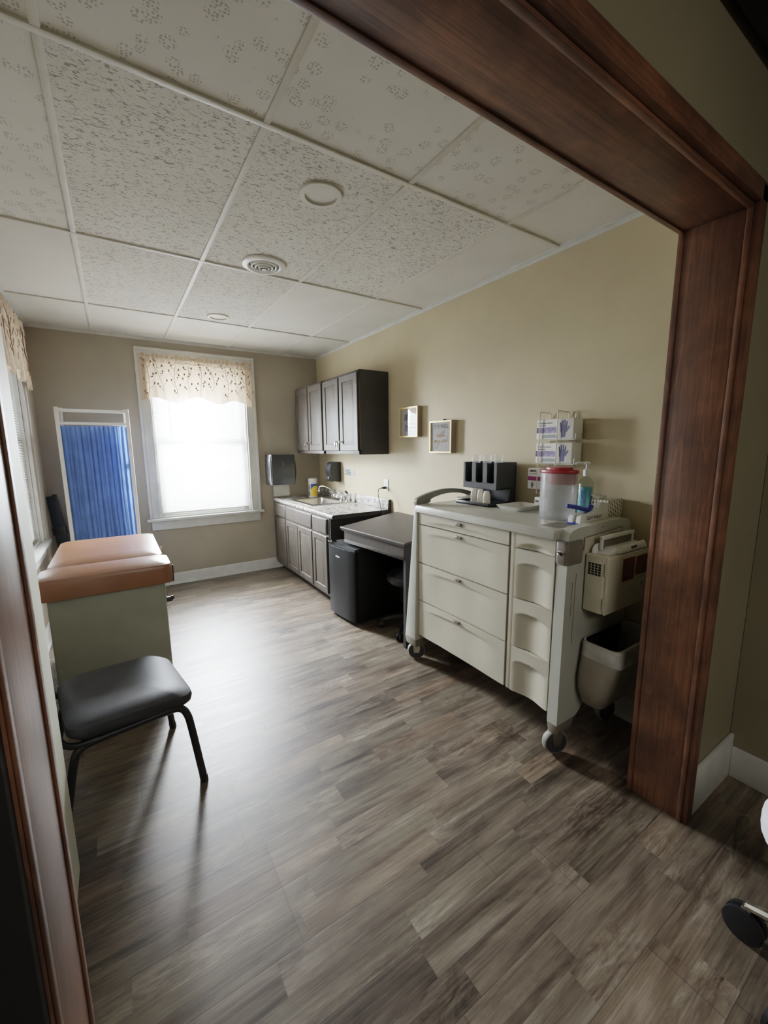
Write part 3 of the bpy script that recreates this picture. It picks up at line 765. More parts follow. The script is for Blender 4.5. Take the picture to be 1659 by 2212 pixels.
t = thing('soap_dispenser', 'small black soap dispenser on the tan wall above the backsplash', 'dispenser', (XW, 4.37, 1.07))
pf = smooth_path([(2.2, 0, 1.302), (2.13, 0, 1.305), (2.085, 0, 1.285), (2.062, 0, 1.23), (2.066, 0, 1.17), (2.078, 0, 1.135), (2.066, 0, 1.11), (2.072, 0, 1.082), (2.095, 0, 1.078), (2.11, 0, 1.09), (2.14, 0, 1.075), (2.2, 0, 1.074)], 4)
part('housing', MB().prism([(p.x, p.z) for p in pf], 4.30, 4.425, 'y', .006), 'black_plastic', t)
part('sight_strip', MB().tube([(2.105, 4.2995, 1.17), (2.098, 4.2992, 1.21), (2.104, 4.2995, 1.25)], .003, 6), 'grey_plastic', t)
part('push_bar', MB().box(2.052, 2.075, 4.315, 4.41, 1.10, 1.135, .006), 'grey_plastic', t)

t = thing('wall_notice', 'small grey hand-washing notice stuck on the tan wall', 'sign', (XW, 4.085, 1.155))
part('plate', MB().box(XW-.003, XW-.0005, 3.975, 4.20, 1.155, 1.23, .0008), 'sign_grey', t)
mb = text_mb('Employees Must', .0175, ((XW-.0034, 4.192, 1.213), (0, -1, 0), (0, 0, 1)), 'LEFT', bold=.0004)
for s_, z in (('Wash Hands Before', 1.192), ('Returning to Work', 1.171)):
    b2 = text_mb(s_, .0165, ((XW-.0034, 4.192, z), (0, -1, 0), (0, 0, 1)), 'LEFT', bold=.0004); me = bpy.data.meshes.new('t'); b2.bm.to_mesh(me); b2.bm.free(); mb.bm.from_mesh(me); bpy.data.meshes.remove(me)
part('lettering', mb, 'ink_dark', t)
mb = MB()
for q in ([(4.035, 1.222), (4.01, 1.215), (3.99, 1.222), (4.0, 1.20), (4.02, 1.19)], [(4.03, 1.165), (4.02, 1.185), (4.0, 1.18), (4.005, 1.165)], [(4.01, 1.19), (3.992, 1.175), (3.982, 1.16)]):
    mb.tube(smooth_path([(XW-.0034, a, b) for a, b in q], 4), .002, 5)
part('hands_symbol', mb, 'ink_white', t)

t = thing('wall_outlet', 'white double wall outlet above the end of the countertop', 'outlet', (XW, 3.342, 1.04))
part('cover_plate', MB().box(XW-.007, XW-.0005, 3.306, 3.378, 1.042, 1.157, .002), 'white_plastic', t)
mb = MB()
for z in (1.078, 1.122): mb.prism([(a, b) for a, b in rrect(3.326, 3.358, z-.014, z+.014, .009)], XW-.0085, XW-.006, 'x')
rc = part('receptacle', mb, 'white_paper', t)
mb = MB()
for z in (1.122,):
    for y in (3.336, 3.348): mb.box(XW-.0088, XW-.0084, y-.001, y+.001, z-.002, z+.006)
    mb.box(XW-.0088, XW-.0084, 3.3405, 3.3435, z-.009, z-.006)
part('slot', mb, 'gap', rc)
t = thing('power_cord', 'black power cord plugged into the white wall outlet', 'cord', (2.08, 3.3, .3))
part('plug', MB().loft([[(XW-.009-d, 3.342+a*w, 1.076+b*w*1.1) for a, b in rrect(-1, 1, -1, 1, .4, 3)] for d, w in ((0, .012), (.02, .0125), (.03, .009), (.05, .006))]), 'black_plastic', t)
part('cable', MB().tube(smooth_path([(2.15, 3.342, 1.076), (2.115, 3.338, 1.07), (2.09, 3.318, 1.04), (2.083, 3.295, .985), (2.083, 3.274, .93), (2.083, 3.256, .885), (2.083, 3.247, .82), (2.09, 3.244, .6), (2.1, 3.24, .3), (2.12, 3.23, .06)], 6), .0042, 8), 'black_plastic', t)

def picture(y0, y1, z0, z1, label, paint):
    t = thing('picture_frame', label, 'picture', (XW, (y0+y1)/2, z0), group='small gold-edged frames on the tan wall')
    xf, w = 2.152, .0125
    def ring(i, x): return [(x, y0+i, z0+i), (x, y0+i, z1-i), (x, y1-i, z1-i), (x, y1-i, z0+i)]
    part('box_side', MB().loft([ring(0, XW-.001), ring(0, xf+.004), ring(.004, xf+.004), ring(.004, XW-.001)], caps=False), 'frame_side', t, 'grey-brown sides')
    part('frame', MB().loft([ring(0, xf+.004), ring(0, xf), ring(w, xf), ring(w, xf+.012), ring(w-.003, xf+.014)], caps=False), 'gold', t)
    part('print', MB().box(xf+.013, xf+.016, y0+.006, y1-.006, z0+.006, z1-.006), 'picture_paper', t)
    part('glass', MB().box(xf+.007, xf+.009, y0+w, y1-w, z0+w, z1-w), 'picture_glass', t)
    part('hanger', MB().box(XW-.03, XW-.002, (y0+y1)/2-.02, (y0+y1)/2-.012, z1-.004, z1+.012, .002), 'black_metal', t)
    paint(t, xf+.0124, y1-w, z1-w, (y1-y0-2*w), (z1-z0-2*w))
    return t
def strokes(t, name, mat, x, yl, zt, w, h, lines, r):
    mb = MB()
    for ln in lines: mb.tube(smooth_path([(x, yl-a*w, zt-b*h) for a, b in ln], 5), r, 5)
    part(name, mb, mat, t)
def paint_well(t, x, yl, zt, w, h):
    part('lettering', text_mb('IT IS WELL', .043, ((x, yl-w/2, zt-.145*h), (0, -1, 0), (0, 0, 1)), sx=.88), 'ink_grey', t)
    # "with" and "my soul" in slanted handwriting
    W = [[(.27, .42), (.29, .50), (.33, .47), (.36, .41)], [(.36, .41), (.36, .50), (.41, .47), (.45, .40), (.46, .41)], [(.46, .41), (.45, .50), (.48, .49), (.52, .42)], [(.505, .355), (.51, .36)],
         [(.60, .28), (.55, .40), (.53, .49), (.56, .49), (.60, .43)], [(.49, .385), (.60, .36), (.68, .345)], [(.70, .27), (.64, .38), (.60, .50), (.64, .43), (.68, .42), (.675, .49), (.72, .48), (.75, .45)],
         [(.09, .63), (.13, .61), (.11, .70), (.15, .63), (.19, .62), (.17, .70), (.21, .63), (.25, .62), (.23, .69), (.27, .68), (.30, .64)], [(.33, .62), (.31, .68), (.36, .66), (.41, .61), (.37, .72), (.30, .84), (.22, .90), (.19, .87), (.26, .79), (.36, .72), (.44, .66)],
         [(.58, .60), (.53, .61), (.52, .64), (.56, .66), (.53, .70), (.47, .69)], [(.66, .60), (.61, .64), (.63, .69), (.69, .65), (.68, .60), (.72, .61)], [(.76, .59), (.74, .67), (.78, .67), (.83, .59), (.82, .66), (.86, .65)], [(.93, .43), (.90, .53), (.87, .63), (.90, .65), (.94, .61)]]
    strokes(t, 'handwriting', 'ink_gold', x, yl, zt, w, h, [[(.07+.85*a, b) for a, b in q] for q in W], .0016)
def paint_script(t, x, yl, zt, w, h):
    W = [[(.20, .28), (.26, .22), (.22, .42), (.28, .30), (.36, .20), (.33, .36), (.40, .30)], [(.42, .15), (.36, .30), (.30, .46), (.36, .38), (.44, .34), (.44, .42), (.52, .36)],
         [(.56, .30), (.54, .40), (.60, .36), (.66, .28), (.64, .40), (.72, .34)], [(.24, .66), (.30, .60), (.26, .82), (.34, .68), (.42, .62), (.40, .74)], [(.50, .55), (.44, .70), (.38, .86), (.46, .76), (.52, .74), (.52, .82), (.60, .76)], [(.66, .68), (.62, .80), (.70, .76), (.78, .70)]]
    strokes(t, 'handwriting', 'ink_dark', x, yl, zt, w, h, W, .0016)
picture(2.79, 3.05, 1.552, 1.806, 'small framed print with dark script, hung nearer the wall cabinets', paint_script)
picture(2.372, 2.63, 1.418, 1.668, 'small framed print reading it is well with my soul', paint_well)

# fridge, desk, stool under the desk
t = thing('mini_fridge', 'black mini fridge standing beside the sink cabinet', 'fridge', (1.518, 3.02, 0), math.radians(4.5), world=False)
part('body', MB().box(.05, .48, -.205, .205, .025, .655, .006), 'fridge_black', t)
d = part('door', MB().loft([[(x, y, z) for y, x in ((-.207, .048), (-.207, .012), (-.19, .004), (-.1, -.002), (0, -.004), (.1, -.002), (.19, .004), (.207, .012), (.207, .048))] for z in (.03, .628)]), 'fridge_black', t)
part('handle_lip', MB().loft([[(.048, -.207, z), (.01, -.207, z), (.018, 0, z), (.01, .207, z), (.048, .207, z)] for z in (.634, .655)]).tube([(.004-.009*math.cos(k*PI/16-PI/2)*1., -.16+.32*k/16, .632) for k in range(17)], .003, 6), 'grey_plastic', d)
part('logo', text_mb('Galanz', .022, ((-.0052, .035, .555), (0, -1, 0), (0, 0, 1)), bold=.0008), 'ink_white', d)
part('hinge', MB().box(.0, .06, .15, .206, .655, .664, .002), 'chrome', t)
mb = MB()
for y in (-.17, .17):
    for x in (.08, .44): mb.cyl((x, y, 0), (x, y, .03), .016, 12)
part('foot', mb, 'black_plastic', t)

t = thing('desk', 'worn dark wooden desk with sloping top between the fridge and the cart', 'desk', (1.565, 3.065, 0), math.radians(5.5), world=False)
W, D_, D2 = .80, .62, .545; z0, z1 = .805, .868
def top(ins, a, b): return [(-.012+ins, .012-ins, z0+a), (-.012+ins, -W-.012+ins, z0+a), (D2-ins*.2, -W-.012+ins, z1+a-.006), (D_-ins*.2, .012-ins, z1+a)]
part('desk_top', MB().loft([top(.014, -.034, 0), top(.006, -.026, 0), top(.006, -.02, 0), top(0, -.014, 0), top(0, -.004, 0), top(.004, 0, 0), top(.03, .0005, 0)]), 'desk', t)
part('apron', MB().hexa([(.012, -W+.02, .675), (.03, -W+.02, .675), (.03, -.015, .675), (.012, -.015, .675), (.012, -W+.02, .772), (.03, -W+.02, .772), (.03, -.015, .772), (.012, -.015, .772)]).box(.006, .013, -W+.022, -.017, .675, .70, .002).box(.008, .013, -W+.022, -.017, .762, .772, .002), 'desk', t)
part('side_panel', MB().hexa([(.03, -W+.02, .0), (D2-.01, -W+.02, .0), (D2-.01, -W+.045, .0), (.03, -W+.045, .0), (.03, -W+.02, .775), (D2-.01, -W+.02, .82), (D2-.01, -W+.045, .82), (.03, -W+.045, .775)]), 'cab_end', t)
part('back_panel', MB().hexa([(D2-.03, -W+.045, .25), (D2-.012, -W+.045, .25), (D_-.012, -.02, .25), (D_-.03, -.02, .25), (D2-.03, -W+.045, .82), (D2-.012, -W+.045, .82), (D_-.012, -.02, .82), (D_-.03, -.02, .82)]), 'cab_end', t)
part('leg', MB().box(D_-.06, D_-.02, -.06, -.02, 0, .82), 'cab_end', t)

def star_stool(t, c, n, rad, a0, seat_r, seat_z, seat_th, m_leg, m_seat, wheel_r):
    cx, cy = c
    for k in range(n):
        a = a0+2*PI*k/n; e = V((cx+rad*math.cos(a), cy+rad*math.sin(a), 0)); dirv = V((math.cos(a), math.sin(a), 0))
        l = part('leg', MB().tube([V((cx, cy, wheel_r*2+.055))+dirv*.03, V((cx, cy, wheel_r*2+.045))+dirv*rad*.5, e+V((0, 0, wheel_r*2+.012))], [.022, .019, .014], 10), m_leg, t)
        ax = V((-dirv.y, dirv.x, 0)); w0 = e+V((0, 0, wheel_r)); mb = MB()
        for s in (-1, 1): mb.lathe([(wheel_r*.8, -.009), (wheel_r, -.006), (wheel_r, .006), (wheel_r*.8, .009)], w0+ax*s*.014, 18, ax)
        ca = part('caster', mb, 'black_plastic', l)
        part('fork', MB().cyl(e+V((0, 0, wheel_r)), e+V((0, 0, wheel_r*2+.02)), .008, 8).box(e.x-.012, e.x+.012, e.y-.012, e.y+.012, wheel_r*1.4, wheel_r*2.15, .004), m_leg, l)
    part('column', MB().cyl((cx, cy, wheel_r*2+.03), (cx, cy, seat_z-.01), .024, 16), m_leg, t)
    part('seat', MB().lathe([(.03, 0), (seat_r*.9, 0), (seat_r, seat_th*.25), (seat_r, seat_th*.7), (seat_r*.93, seat_th*.95), (seat_r*.5, seat_th*1.1), (.01, seat_th*1.12)], (cx, cy, seat_z), 32), m_seat, t)
t = thing('rolling_stool', 'black rolling stool mostly hidden under the dark desk', 'stool', (1.905, 2.55, 0))
star_stool(t, (1.905, 2.55), 5, .235, math.radians(140), .19, .40, .07, 'black_plastic', 'black_plastic', .027)
# ------------------------------------------------------------------ supply cart
t = thing('supply_cart', 'beige rolling medical supply cart against the tan wall', 'cart', (1.88, 1.58, 0))
CART = t
part('carcass', MB().box(1.665, 2.14, 1.082, 2.09, .235, 1.05), 'beige', t)
part('gap_shade_sheet', MB().box(1.655, 1.668, 1.083, 2.086, .235, 1.05), 'gap', t, 'black sheet painting the shade between the drawers')  # black sheet behind the fronts paints the shade in the gaps
part('divider', MB().box(1.628, 1.66, 1.312, 1.343, .205, 1.047, .006), 'beige', t)
def drawer(y0, y1, z0, z1, wide, bottom=False):
    h = z1-z0; XF = 1.624
    def fn(u, v):
        uu = 2*u-1; s = v*h; y = y1-(y1-y0)*u
        if wide:
            za = .036+.026*uu*uu; win = (1-sm(.30, .86, abs(uu)))
            D = .010*win*(1-.6*sm(.0, .26, s-za)); lip = .0012*math.exp(-((s-za+.004)/.010)**2)*win
            if h < .1: D *= .8
        else:
            za = (.040 if h < .1 else .062)+.026*uu*uu; win = max(0., math.cos(PI/2*min(1., abs(uu)/.96)))**1.6
            D = .019*win; lip = .0015*math.exp(-((s-za+.004)/.010)**2)*win
        r = D*sm(za-.003, za+.012, s)-lip
        return V((XF+r, y, z1-s-(.0)))
    nv = max(14, int(h/.006))
    return MB().grid(fn, 44, nv, lambda u, v: V((XF+.034, fn(u, v).y, fn(u, v).z)))
rows = [(1.0455, .974), (.9695, .718), (.713, .460), (.455, .210)]
for z1, z0 in rows:
    d = part('drawer', drawer(1.350, 2.082, z0+.001, z1-.001, True), 'beige', t, sharp=50)
    zc = z1-.021
    mb = MB().box(1.615, 1.627, 1.685, 1.735, zc-.009, zc+.009, .003)
    part('latch', mb, 'taupe', d)
    part('latch_button', MB().box(1.612, 1.617, 1.69, 1.704, zc-.005, zc+.005, .002).box(1.612, 1.617, 1.708, 1.722, zc-.005, zc+.005, .002), 'taupe', d)
for z1, z0 in rows: part('drawer', drawer(1.087, 1.307, z0, z1, False), 'beige', t, sharp=50)
# worktop, end frames
part('worktop', MB().loft([[(a, b, z) for a, b in rrect(1.602+i, 2.165, 1.075, 2.10, .012, 3)] for i, z in ((.006, 1.050), (0, 1.055), (0, 1.085), (.006, 1.095), (.014, 1.098))]), 'worktop', t)
part('worktop_recess', MB().box(1.66, 1.80, 1.10, 1.20, 1.0975, 1.0988), 'taupe', t, 'small darker inset panel')
# left end: flared leg, panel and arched handle
part('end_frame', MB().hexa([(1.60, 2.085, .165), (1.74, 2.085, .165), (1.74, 2.19, .165), (1.60, 2.205, .165), (1.615, 2.088, 1.10), (1.72, 2.088, 1.10), (1.72, 2.118, 1.10), (1.615, 2.122, 1.10)], .008, 3)
    .box(1.64, 2.15, 2.086, 2.118, .24, 1.098, .006).hexa([(2.05, 2.085, .165), (2.16, 2.085, .165), (2.16, 2.19, .165), (2.05, 2.19, .165), (2.05, 2.088, 1.10), (2.16, 2.088, 1.10), (2.16, 2.118, 1.10), (2.05, 2.118, 1.10)], .008, 3), 'greige', t)
outer = smooth_path([(1.612, 0, 1.09), (1.615, 0, 1.132), (1.68, 0, 1.158), (1.80, 0, 1.182), (1.92, 0, 1.186), (2.04, 0, 1.170), (2.12, 0, 1.14), (2.16, 0, 1.09)], 5)
inner = smooth_path([(2.09, 0, 1.105), (2.06, 0, 1.135), (1.95, 0, 1.155), (1.84, 0, 1.153), (1.74, 0, 1.130), (1.725, 0, 1.105)], 5)
mb = MB(); k = 36
def samp(p, q):
    x = q*(len(p)-1); i = min(int(x), len(p)-2); return p[i].lerp(p[i+1], x-i)
O_ = [samp(outer, i/k) for i in range(k+1)]; I_ = [samp(inner[::-1], i/k) for i in range(k+1)]
mb.loft([[(a.x, 2.092, a.z), (b.x, 2.092, b.z), (b.x, 2.118, b.z), (a.x, 2.118, a.z)] for a, b in zip(O_, I_)])
part('push_handle', mb, 'pewter', t, 'grey arched handle', sharp=50)
# right end: moulded side panel standing on two legs
prof = [(1.628, 1.055), (1.632, 1.082), (1.65, 1.098), (1.70, 1.107), (1.9, 1.113), (2.06, 1.113), (2.12, 1.107), (2.15, 1.088), (2.158, 1.05), (2.166, .165), (2.05, .165), (2.03, .23), (2.00, .262), (1.94, .28), (1.89, .272), (1.845, .235), (1.80, .185), (1.77, .165), (1.622, .165)]
part('end_frame', MB().prism(prof, 1.028, 1.080, 'y', .012, 3), 'greige', t)
mb = MB()
mb.prism([(1.745, .98), (1.75, 1.055), (2.06, 1.070), (2.06, 1.0)], 1.024, 1.029, 'y', .002)
part('side_recess', mb, 'beige', t, 'shallow inset on the side panel')
part('side_recess_edge', MB().tube([(1.742, 1.025, 1.0), (1.745, 1.025, 1.058), (2.062, 1.025, 1.074), (2.064, 1.025, 1.01)], .0025, 6).box(1.88, 1.905, 1.0262, 1.0275, 1.088, 1.0905), 'taupe', t)
part('corner_block', MB().loft([[(a, b, z) for a, b in rrect(1.612+i, 1.738, 1.018+i*.5, 1.084, .02, 5)] for i, z in ((.006, .945), (.0, .956), (0, 1.045), (.003, 1.052))]), 'taupe', t, 'taupe lock block on the corner')
part('corner_band', MB().loft([[(a, b, z) for a, b in rrect(1.609, 1.715, 1.015, 1.086, .022, 5)] for z in (1.046, 1.054)]), 'pewter', t)
lk = part('lock', MB().lathe([(.016, 0), (.016, .004), (.012, .006), (.011, .003), (.002, .003)], (1.613, 1.05, .998), 20, (-1, -.1, 0), sx=.75, sy=1.3), 'chrome', t)
part('keyhole', MB().lathe([(.007, 0), (.006, .002)], (1.608, 1.0495, .995), 12, (-1, -.1, 0)), 'gap', lk)
part('scratch', MB().tube([(1.676, 1.0268, .86), (1.673, 1.0268, .70)], .0012, 4).tube([(1.70, 1.0268, .90), (1.695, 1.0268, .60), (1.70, 1.0268, .56)], .0012, 4), 'taupe', t)
# boots and casters
def caster(x, y, ax, bx0, bx1, by0, by1):
    ax = V(ax).normalized(); r = .061; c = V((x, y, r)); mb = MB()
    part('leg_boot', MB().hexa([(bx0+.008, by0+.006, .112), (bx1-.012, by0+.006, .112), (bx1-.012, by1-.006, .112), (bx0+.008, by1-.006, .112), (bx0, by0, .170), (bx1, by0, .170), (bx1, by1, .170), (bx0, by1, .170)], .006), 'taupe', t)
    mb = MB().lathe([(.02, 0), (.026, .012), (.024, .022)], (x, y, .098), 16)
    for s in (-1, 1):
        o = c+ax*s*.022; u = V((0, 0, 1)); w = ax.cross(u)
        q = [o+w*.018-u*.012, o-w*.018-u*.012, o-w*.026+u*.05, o+w*.026+u*.05]
        mb.loft([[p-ax*.002 for p in q], [p+ax*.002 for p in q]])
    fk = part('caster_fork', mb, 'steel', t)
    wh = part('caster_wheel', MB().lathe([(r*.72, -.017), (r*.93, -.016), (r, -.009), (r, .009), (r*.93, .016), (r*.72, .017)], c, 36, ax), 'tyre', t)
    part('hub', MB().lathe([(.006, -.0185), (r*.3, -.018), (r*.86, -.0172), (r*.86, .0172), (r*.3, .018), (.006, .0185)], c, 30, ax), 'rubber', wh)
caster(1.658, 1.055, (-.42, -.9, 0), 1.6205, 1.765, 1.0265, 1.0815); caster(1.655, 2.145, (-.55, -.83, 0), 1.599, 1.741, 2.084, 2.206); caster(2.10, 1.055, (-.2, -.98, 0), 2.055, 2.167, 1.0265, 1.0815); caster(2.10, 2.14, (-.3, -.95, 0), 2.049, 2.161, 2.084, 2.191)

# sharps cabinet and waste bin hung on the cart's right end
t = thing('sharps_cabinet', 'cream metal wall box with vent grille and red labels on the cart side', 'cabinet', (1.94, .98, .715))
part('body', MB().box(1.757, 2.125, .934, 1.0232, .717, .985, .008, 3), 'cream_metal', t)
part('door', MB().box(1.764, 2.125, .921, .935, .715, .98, .006, 3), 'cream_metal', t)
mb = MB()
for i in range(4):
    for j in range(5): mb.box(1.7555, 1.7575, .948+i*.0155, .960+i*.0155, .893+j*.0115, .902+j*.0115, .0015)
part('vent_grille', mb, 'gap', t)
for z in (.74, .90): part('hinge', MB().cyl((1.7575, .928, z), (1.7575, .928, z+.055), .004, 8), 'cream_metal', t)
lb = part('label_panel', MB().box(1.865, 2.11, .9195, .922, .835, .965, .003), 'cream_metal', t)
part('warning_label', MB().box(1.885, 1.985, .9180, .9198, .853, .958, .004), 'label_red', t)
part('warning_label', MB().box(2.005, 2.10, .9180, .9198, .865, .955, .004), 'label_red', t)
# biohazard-type trefoil drawn as three broken rings
mb = MB()
for k in range(3):
    a = math.radians(90+120*k); cx, cz = 1.935+.016*math.cos(a), .905+.016*math.sin(a)
    mb.tube([(cx+.016*math.cos(a+q), .9176, cz+.016*math.sin(a+q)) for q in [math.radians(d) for d in range(-145, 146, 20)]], .0022, 5)
part('hazard_symbol', mb, 'ink_grey', t)
part('lock', MB().lathe([(.011, 0), (.011, .006), (.007, .008)], (2.075, .921, .815), 16, (0, -1, 0)), 'chrome', t)
t2 = thing('sharps_container', 'white sharps container insert with raised lid inside the cream box', 'container', (1.95, .97, .98))
part('tray', MB().hexa([(1.80, .935, .9855), (2.11, .935, .9855), (2.11, 1.012, .9855), (1.80, 1.012, .9855), (1.84, .94, 1.010), (2.09, .94, 1.010), (2.09, 1.01, 1.012), (1.84, 1.01, 1.012)], .004), 'white_plastic', t2)
part('lid', MB().box(1.80, 1.815, .975, .987, 1.0, 1.058, .003).box(2.065, 2.08, .975, .987, 1.0, 1.06, .003).box(1.80, 2.08, .973, .989, 1.046, 1.064, .004), 'white_plastic', t2)
part('opening', MB().box(1.815, 2.065, .980, .9815, 1.0, 1.048), 'taupe', t2)
part('front_lip', MB().hexa([(1.86, .923, .9855), (2.11, .923, .9855), (2.11, .94, .9855), (1.86, .94, .9855), (1.87, .934, 1.012), (2.10, .934, 1.018), (2.10, .945, 1.018), (1.87, .945, 1.012)], .003), 'white_plastic', t2)
part('lettering', text_mb('SHARPS', .016, ((1.99, .9268, 1.001), (1, .01, .02), (0, .35, 1)), bold=.0004), 'ink_dark', t2)
part('side_disc', MB().lathe([(.035, 0), (.035, .004), (.03, .006)], (1.812, .998, .995), 24, (-.3, -1, 0)), 'white_plastic', t2)

t = thing('waste_bin', 'grey-beige waste bin hanging low on the cart side', 'bin', (1.95, .93, .22))
def binring(i, z, yn, k=0.): return [(a, b, z) for a, b in rrect(1.757+i, 2.15-i*.4, yn, 1.018, max(.012, .035-k), 5)]
R_ = [binring(.07, .235, .95), binring(.045, .232, .935), binring(.02, .25, .915), binring(-.022, .33, .89), binring(-.03, .40, .868), binring(-.016, .48, .85), binring(0, .562, .842), binring(.004, .566, .846), binring(.01, .56, .852)]
R_ += [binring(.01, .48, .86), binring(.03, .27, .92, .01)]
part('bucket', MB().loft(R_), 'bin', t)
part('liner', MB().loft([binring(-.004, .488, .838), binring(-.012, .50, .832), binring(-.006, .560, .834), binring(.002, .571, .840), binring(.014, .566, .856), binring(.012, .52, .862)], caps=False), 'liner', t)
part('hanging_bracket', MB().box(1.80, 2.12, 1.012, 1.0265, .50, .55, .003), 'black_metal', t)
part('pipe', MB().tube([(2.02, .985, .235), (2.02, 1.0, .13), (2.05, 1.02, .06)], .018, 10), 'black_metal', t)

# ------------------------------------------------------------------ what stands on the cart
ZT = 1.099
t = thing('cup_organizer', 'dark grey cup and spoon organizer on the far end of the cart', 'organizer', (2.04, 1.89, ZT))
yl, yr, xf, xb = 2.052, 1.762, 1.985, 2.165
mb = MB().box(xb-.006, xb, yr, yl, ZT, 1.366).box(xf, xb, yr, yr+.005, 1.195, 1.366).box(xf, xb, yl-.005, yl, 1.195, 1.366).box(xf, xb, yr, yl, 1.195, 1.2)
for q in (1, 2): mb.box(xf+.004, xb, yr+(yl-yr)*q/3-.002, yr+(yl-yr)*q/3+.002, 1.2, 1.36)
mb.prism([(xb-.006, ZT), (2.09, ZT), (2.12, 1.195), (xb-.006, 1.195)], yr, yr+.005, 'y'); mb.prism([(xb-.006, ZT), (2.09, ZT), (2.12, 1.195), (xb-.006, 1.195)], yl-.005, yl, 'y')
part('bin_box', mb, 'grey_plastic', t)
# front with three rounded slots
mb = MB(); n_ = 3; wv = (yl-yr)/3
mb.box(xf-.004, xf, yr, yl, 1.195, 1.235)
for q in range(3):
    a0, a1 = yr+wv*q, yr+wv*(q+1); s0, s1 = a0+.0165, a1-.0165
    mb.prism([(a0, 1.23), (s0+.012, 1.235), (s0+.003, 1.239), (s0, 1.25), (s0, 1.352), (s0-.003, 1.362), (s0-.012, 1.366), (a0, 1.366)], xf-.004, xf, 'x')
    mb.prism([(a1, 1.23), (a1, 1.366), (s1+.012, 1.366), (s1+.003, 1.362), (s1, 1.352), (s1, 1.25), (s1-.003, 1.239), (s1-.012, 1.235)], xf-.004, xf, 'x')
part('front_panel', mb, 'grey_plastic', t)
part('tray', MB().box(1.885, 2.15, 1.735, 2.02, ZT, ZT+.006).box(1.885, 1.89, 1.735, 2.02, ZT, ZT+.022, .002).box(1.885, 2.12, 1.735, 1.74, ZT, ZT+.022, .002).box(1.885, 2.12, 2.015, 2.02, ZT, ZT+.022, .002), 'black_plastic', t)
part('emblem', MB().box(1.8842, 1.8852, 1.862, 1.892, ZT+.009, ZT+.0125), 'ink_grey', t)
names = ['farthest', 'middle', 'nearest']
for q in range(3):
    yc = yr+wv*(2.5-q)-.010
    mb = MB()
    for (dy, dx) in ((0, 0),):
        for e in range(6): mb.lathe([(.0235, .0+.013*e), (.0285, .085+.013*e), (.030, .0855+.013*e)], (2.04, yc, 1.203), 22, caps=False)
        mb.lathe([(.0255, .140), (.0285, .200), (.0305, .208), (.0295, .209)], (2.04, yc, 1.203), 22, caps=False)
    single('plastic_cup', mb, 'clear_cup', ['clear cup sleeve in the slot of the cup organizer farthest along the wall', 'clear cup sleeve in the middle slot of the cup organizer', 'clear cup sleeve in the slot nearest the glove boxes'][q], 'cup', (2.04, yc, 1.201), 'clear cups in the organizer')
fl = ['white foam cup stack beside the spoons', 'half-hidden white foam cup stack behind its neighbours', 'white foam cup stack with a seam, third from the spoons', 'white foam cup stack nearest the white tray']
for q, (x, y, h) in enumerate(((1.945, 1.912, .092), (1.985, 1.928, .090), (1.945, 1.856, .092), (1.94, 1.80, .085))):
    mb = MB().lathe([(.024, 0), (.0245, .004), (.023, .035), (.0235, .038), (.022, .06), (.016, h-.004), (.014, h), (.006, h)], (x, y, ZT+.0065), 10)
    single('foam_cup', mb, 'foam', fl[q], 'cup', (x, y, ZT+.006), 'foam cups in the organizer tray', sharp=20)
sl = ['outermost', 'second', 'third', 'fourth', 'fifth', 'sixth']
for q in range(6):
    y0 = 2.006-q*.0148; x0 = 1.90+.004*(q % 3)
    mb = MB().tube(smooth_path([(x0-.012, y0+.016, ZT+.034+.004*(q % 2)), (x0+.04, y0+.003, ZT+.034), (x0+.08, y0-.008, ZT+.046), (x0+.10, y0-.014, ZT+.058+.006*(q % 3))], 4), .0045, 6, flat=.5)
    mb.ball((x0+.115, y0-.018, ZT+.064+.006*(q % 3)), .013, 1.4, .8, .5, 10)
    single('plastic_spoon', mb, 'spoon', 'clear plastic spoon in the organizer tray, %s from the arched handle' % sl[q], 'spoon', (x0, y0, ZT+.006), 'plastic spoons in the tray')

t = thing('white_tray', 'empty shallow white tray on the cart beside the cup organizer', 'tray', (1.975, 1.59, ZT))
def tr(i, z): return [(a, b, z) for a, b in rrect(1.875+i, 2.10-i, 1.495+i, 1.672-i, .015, 4)]
part('dish', MB().loft([tr(.02, ZT), tr(.002, ZT+.024), tr(0, ZT+.026), tr(.005, ZT+.026), tr(.024, ZT+.004), tr(.05, ZT+.0035)]), 'white_plastic', t)
t = thing('small_box', 'small white carton beside the clear red-lidded sharps container', 'box', (2.08, 1.50, ZT))
part('carton', MB().box(2.05, 2.10, 1.44, 1.528, ZT, ZT+.072, .002), 'white_paper', t)
part('print_patch', MB().box(2.0493, 2.0502, 1.50, 1.522, ZT+.042, ZT+.056), 'ink_grey', t)

t = thing('sharps_jar', 'frosted oval sharps container with red lid on the cart', 'sharps container', (1.86, 1.25, ZT))
def ov(r, z, k=1.): return (r, z)
C0 = (1.862, 1.252, ZT)
part('jar', MB().lathe([(.088, 0), (.094, .006), (.096, .03), (.099, .236), (.099, .24), (.0965, .24), (.0935, .03), (.09, .009), (.02, .008)], C0, 40, sx=.62, sy=.98), 'frosted', t)
l = part('lid', MB().lathe([(.1015, .234), (.1030, .237), (.1030, .247), (.1, .251), (.072, .252), (.072, .261), (.068, .264), (.02, .264)], C0, 40, sx=.62, sy=.98), 'red_plastic', t)
part('inner_flap', MB().lathe([(.09, .18), (.092, .232)], (1.862, 1.236, ZT), 30, sx=.60, sy=.78, caps=True), 'red_plastic', l)

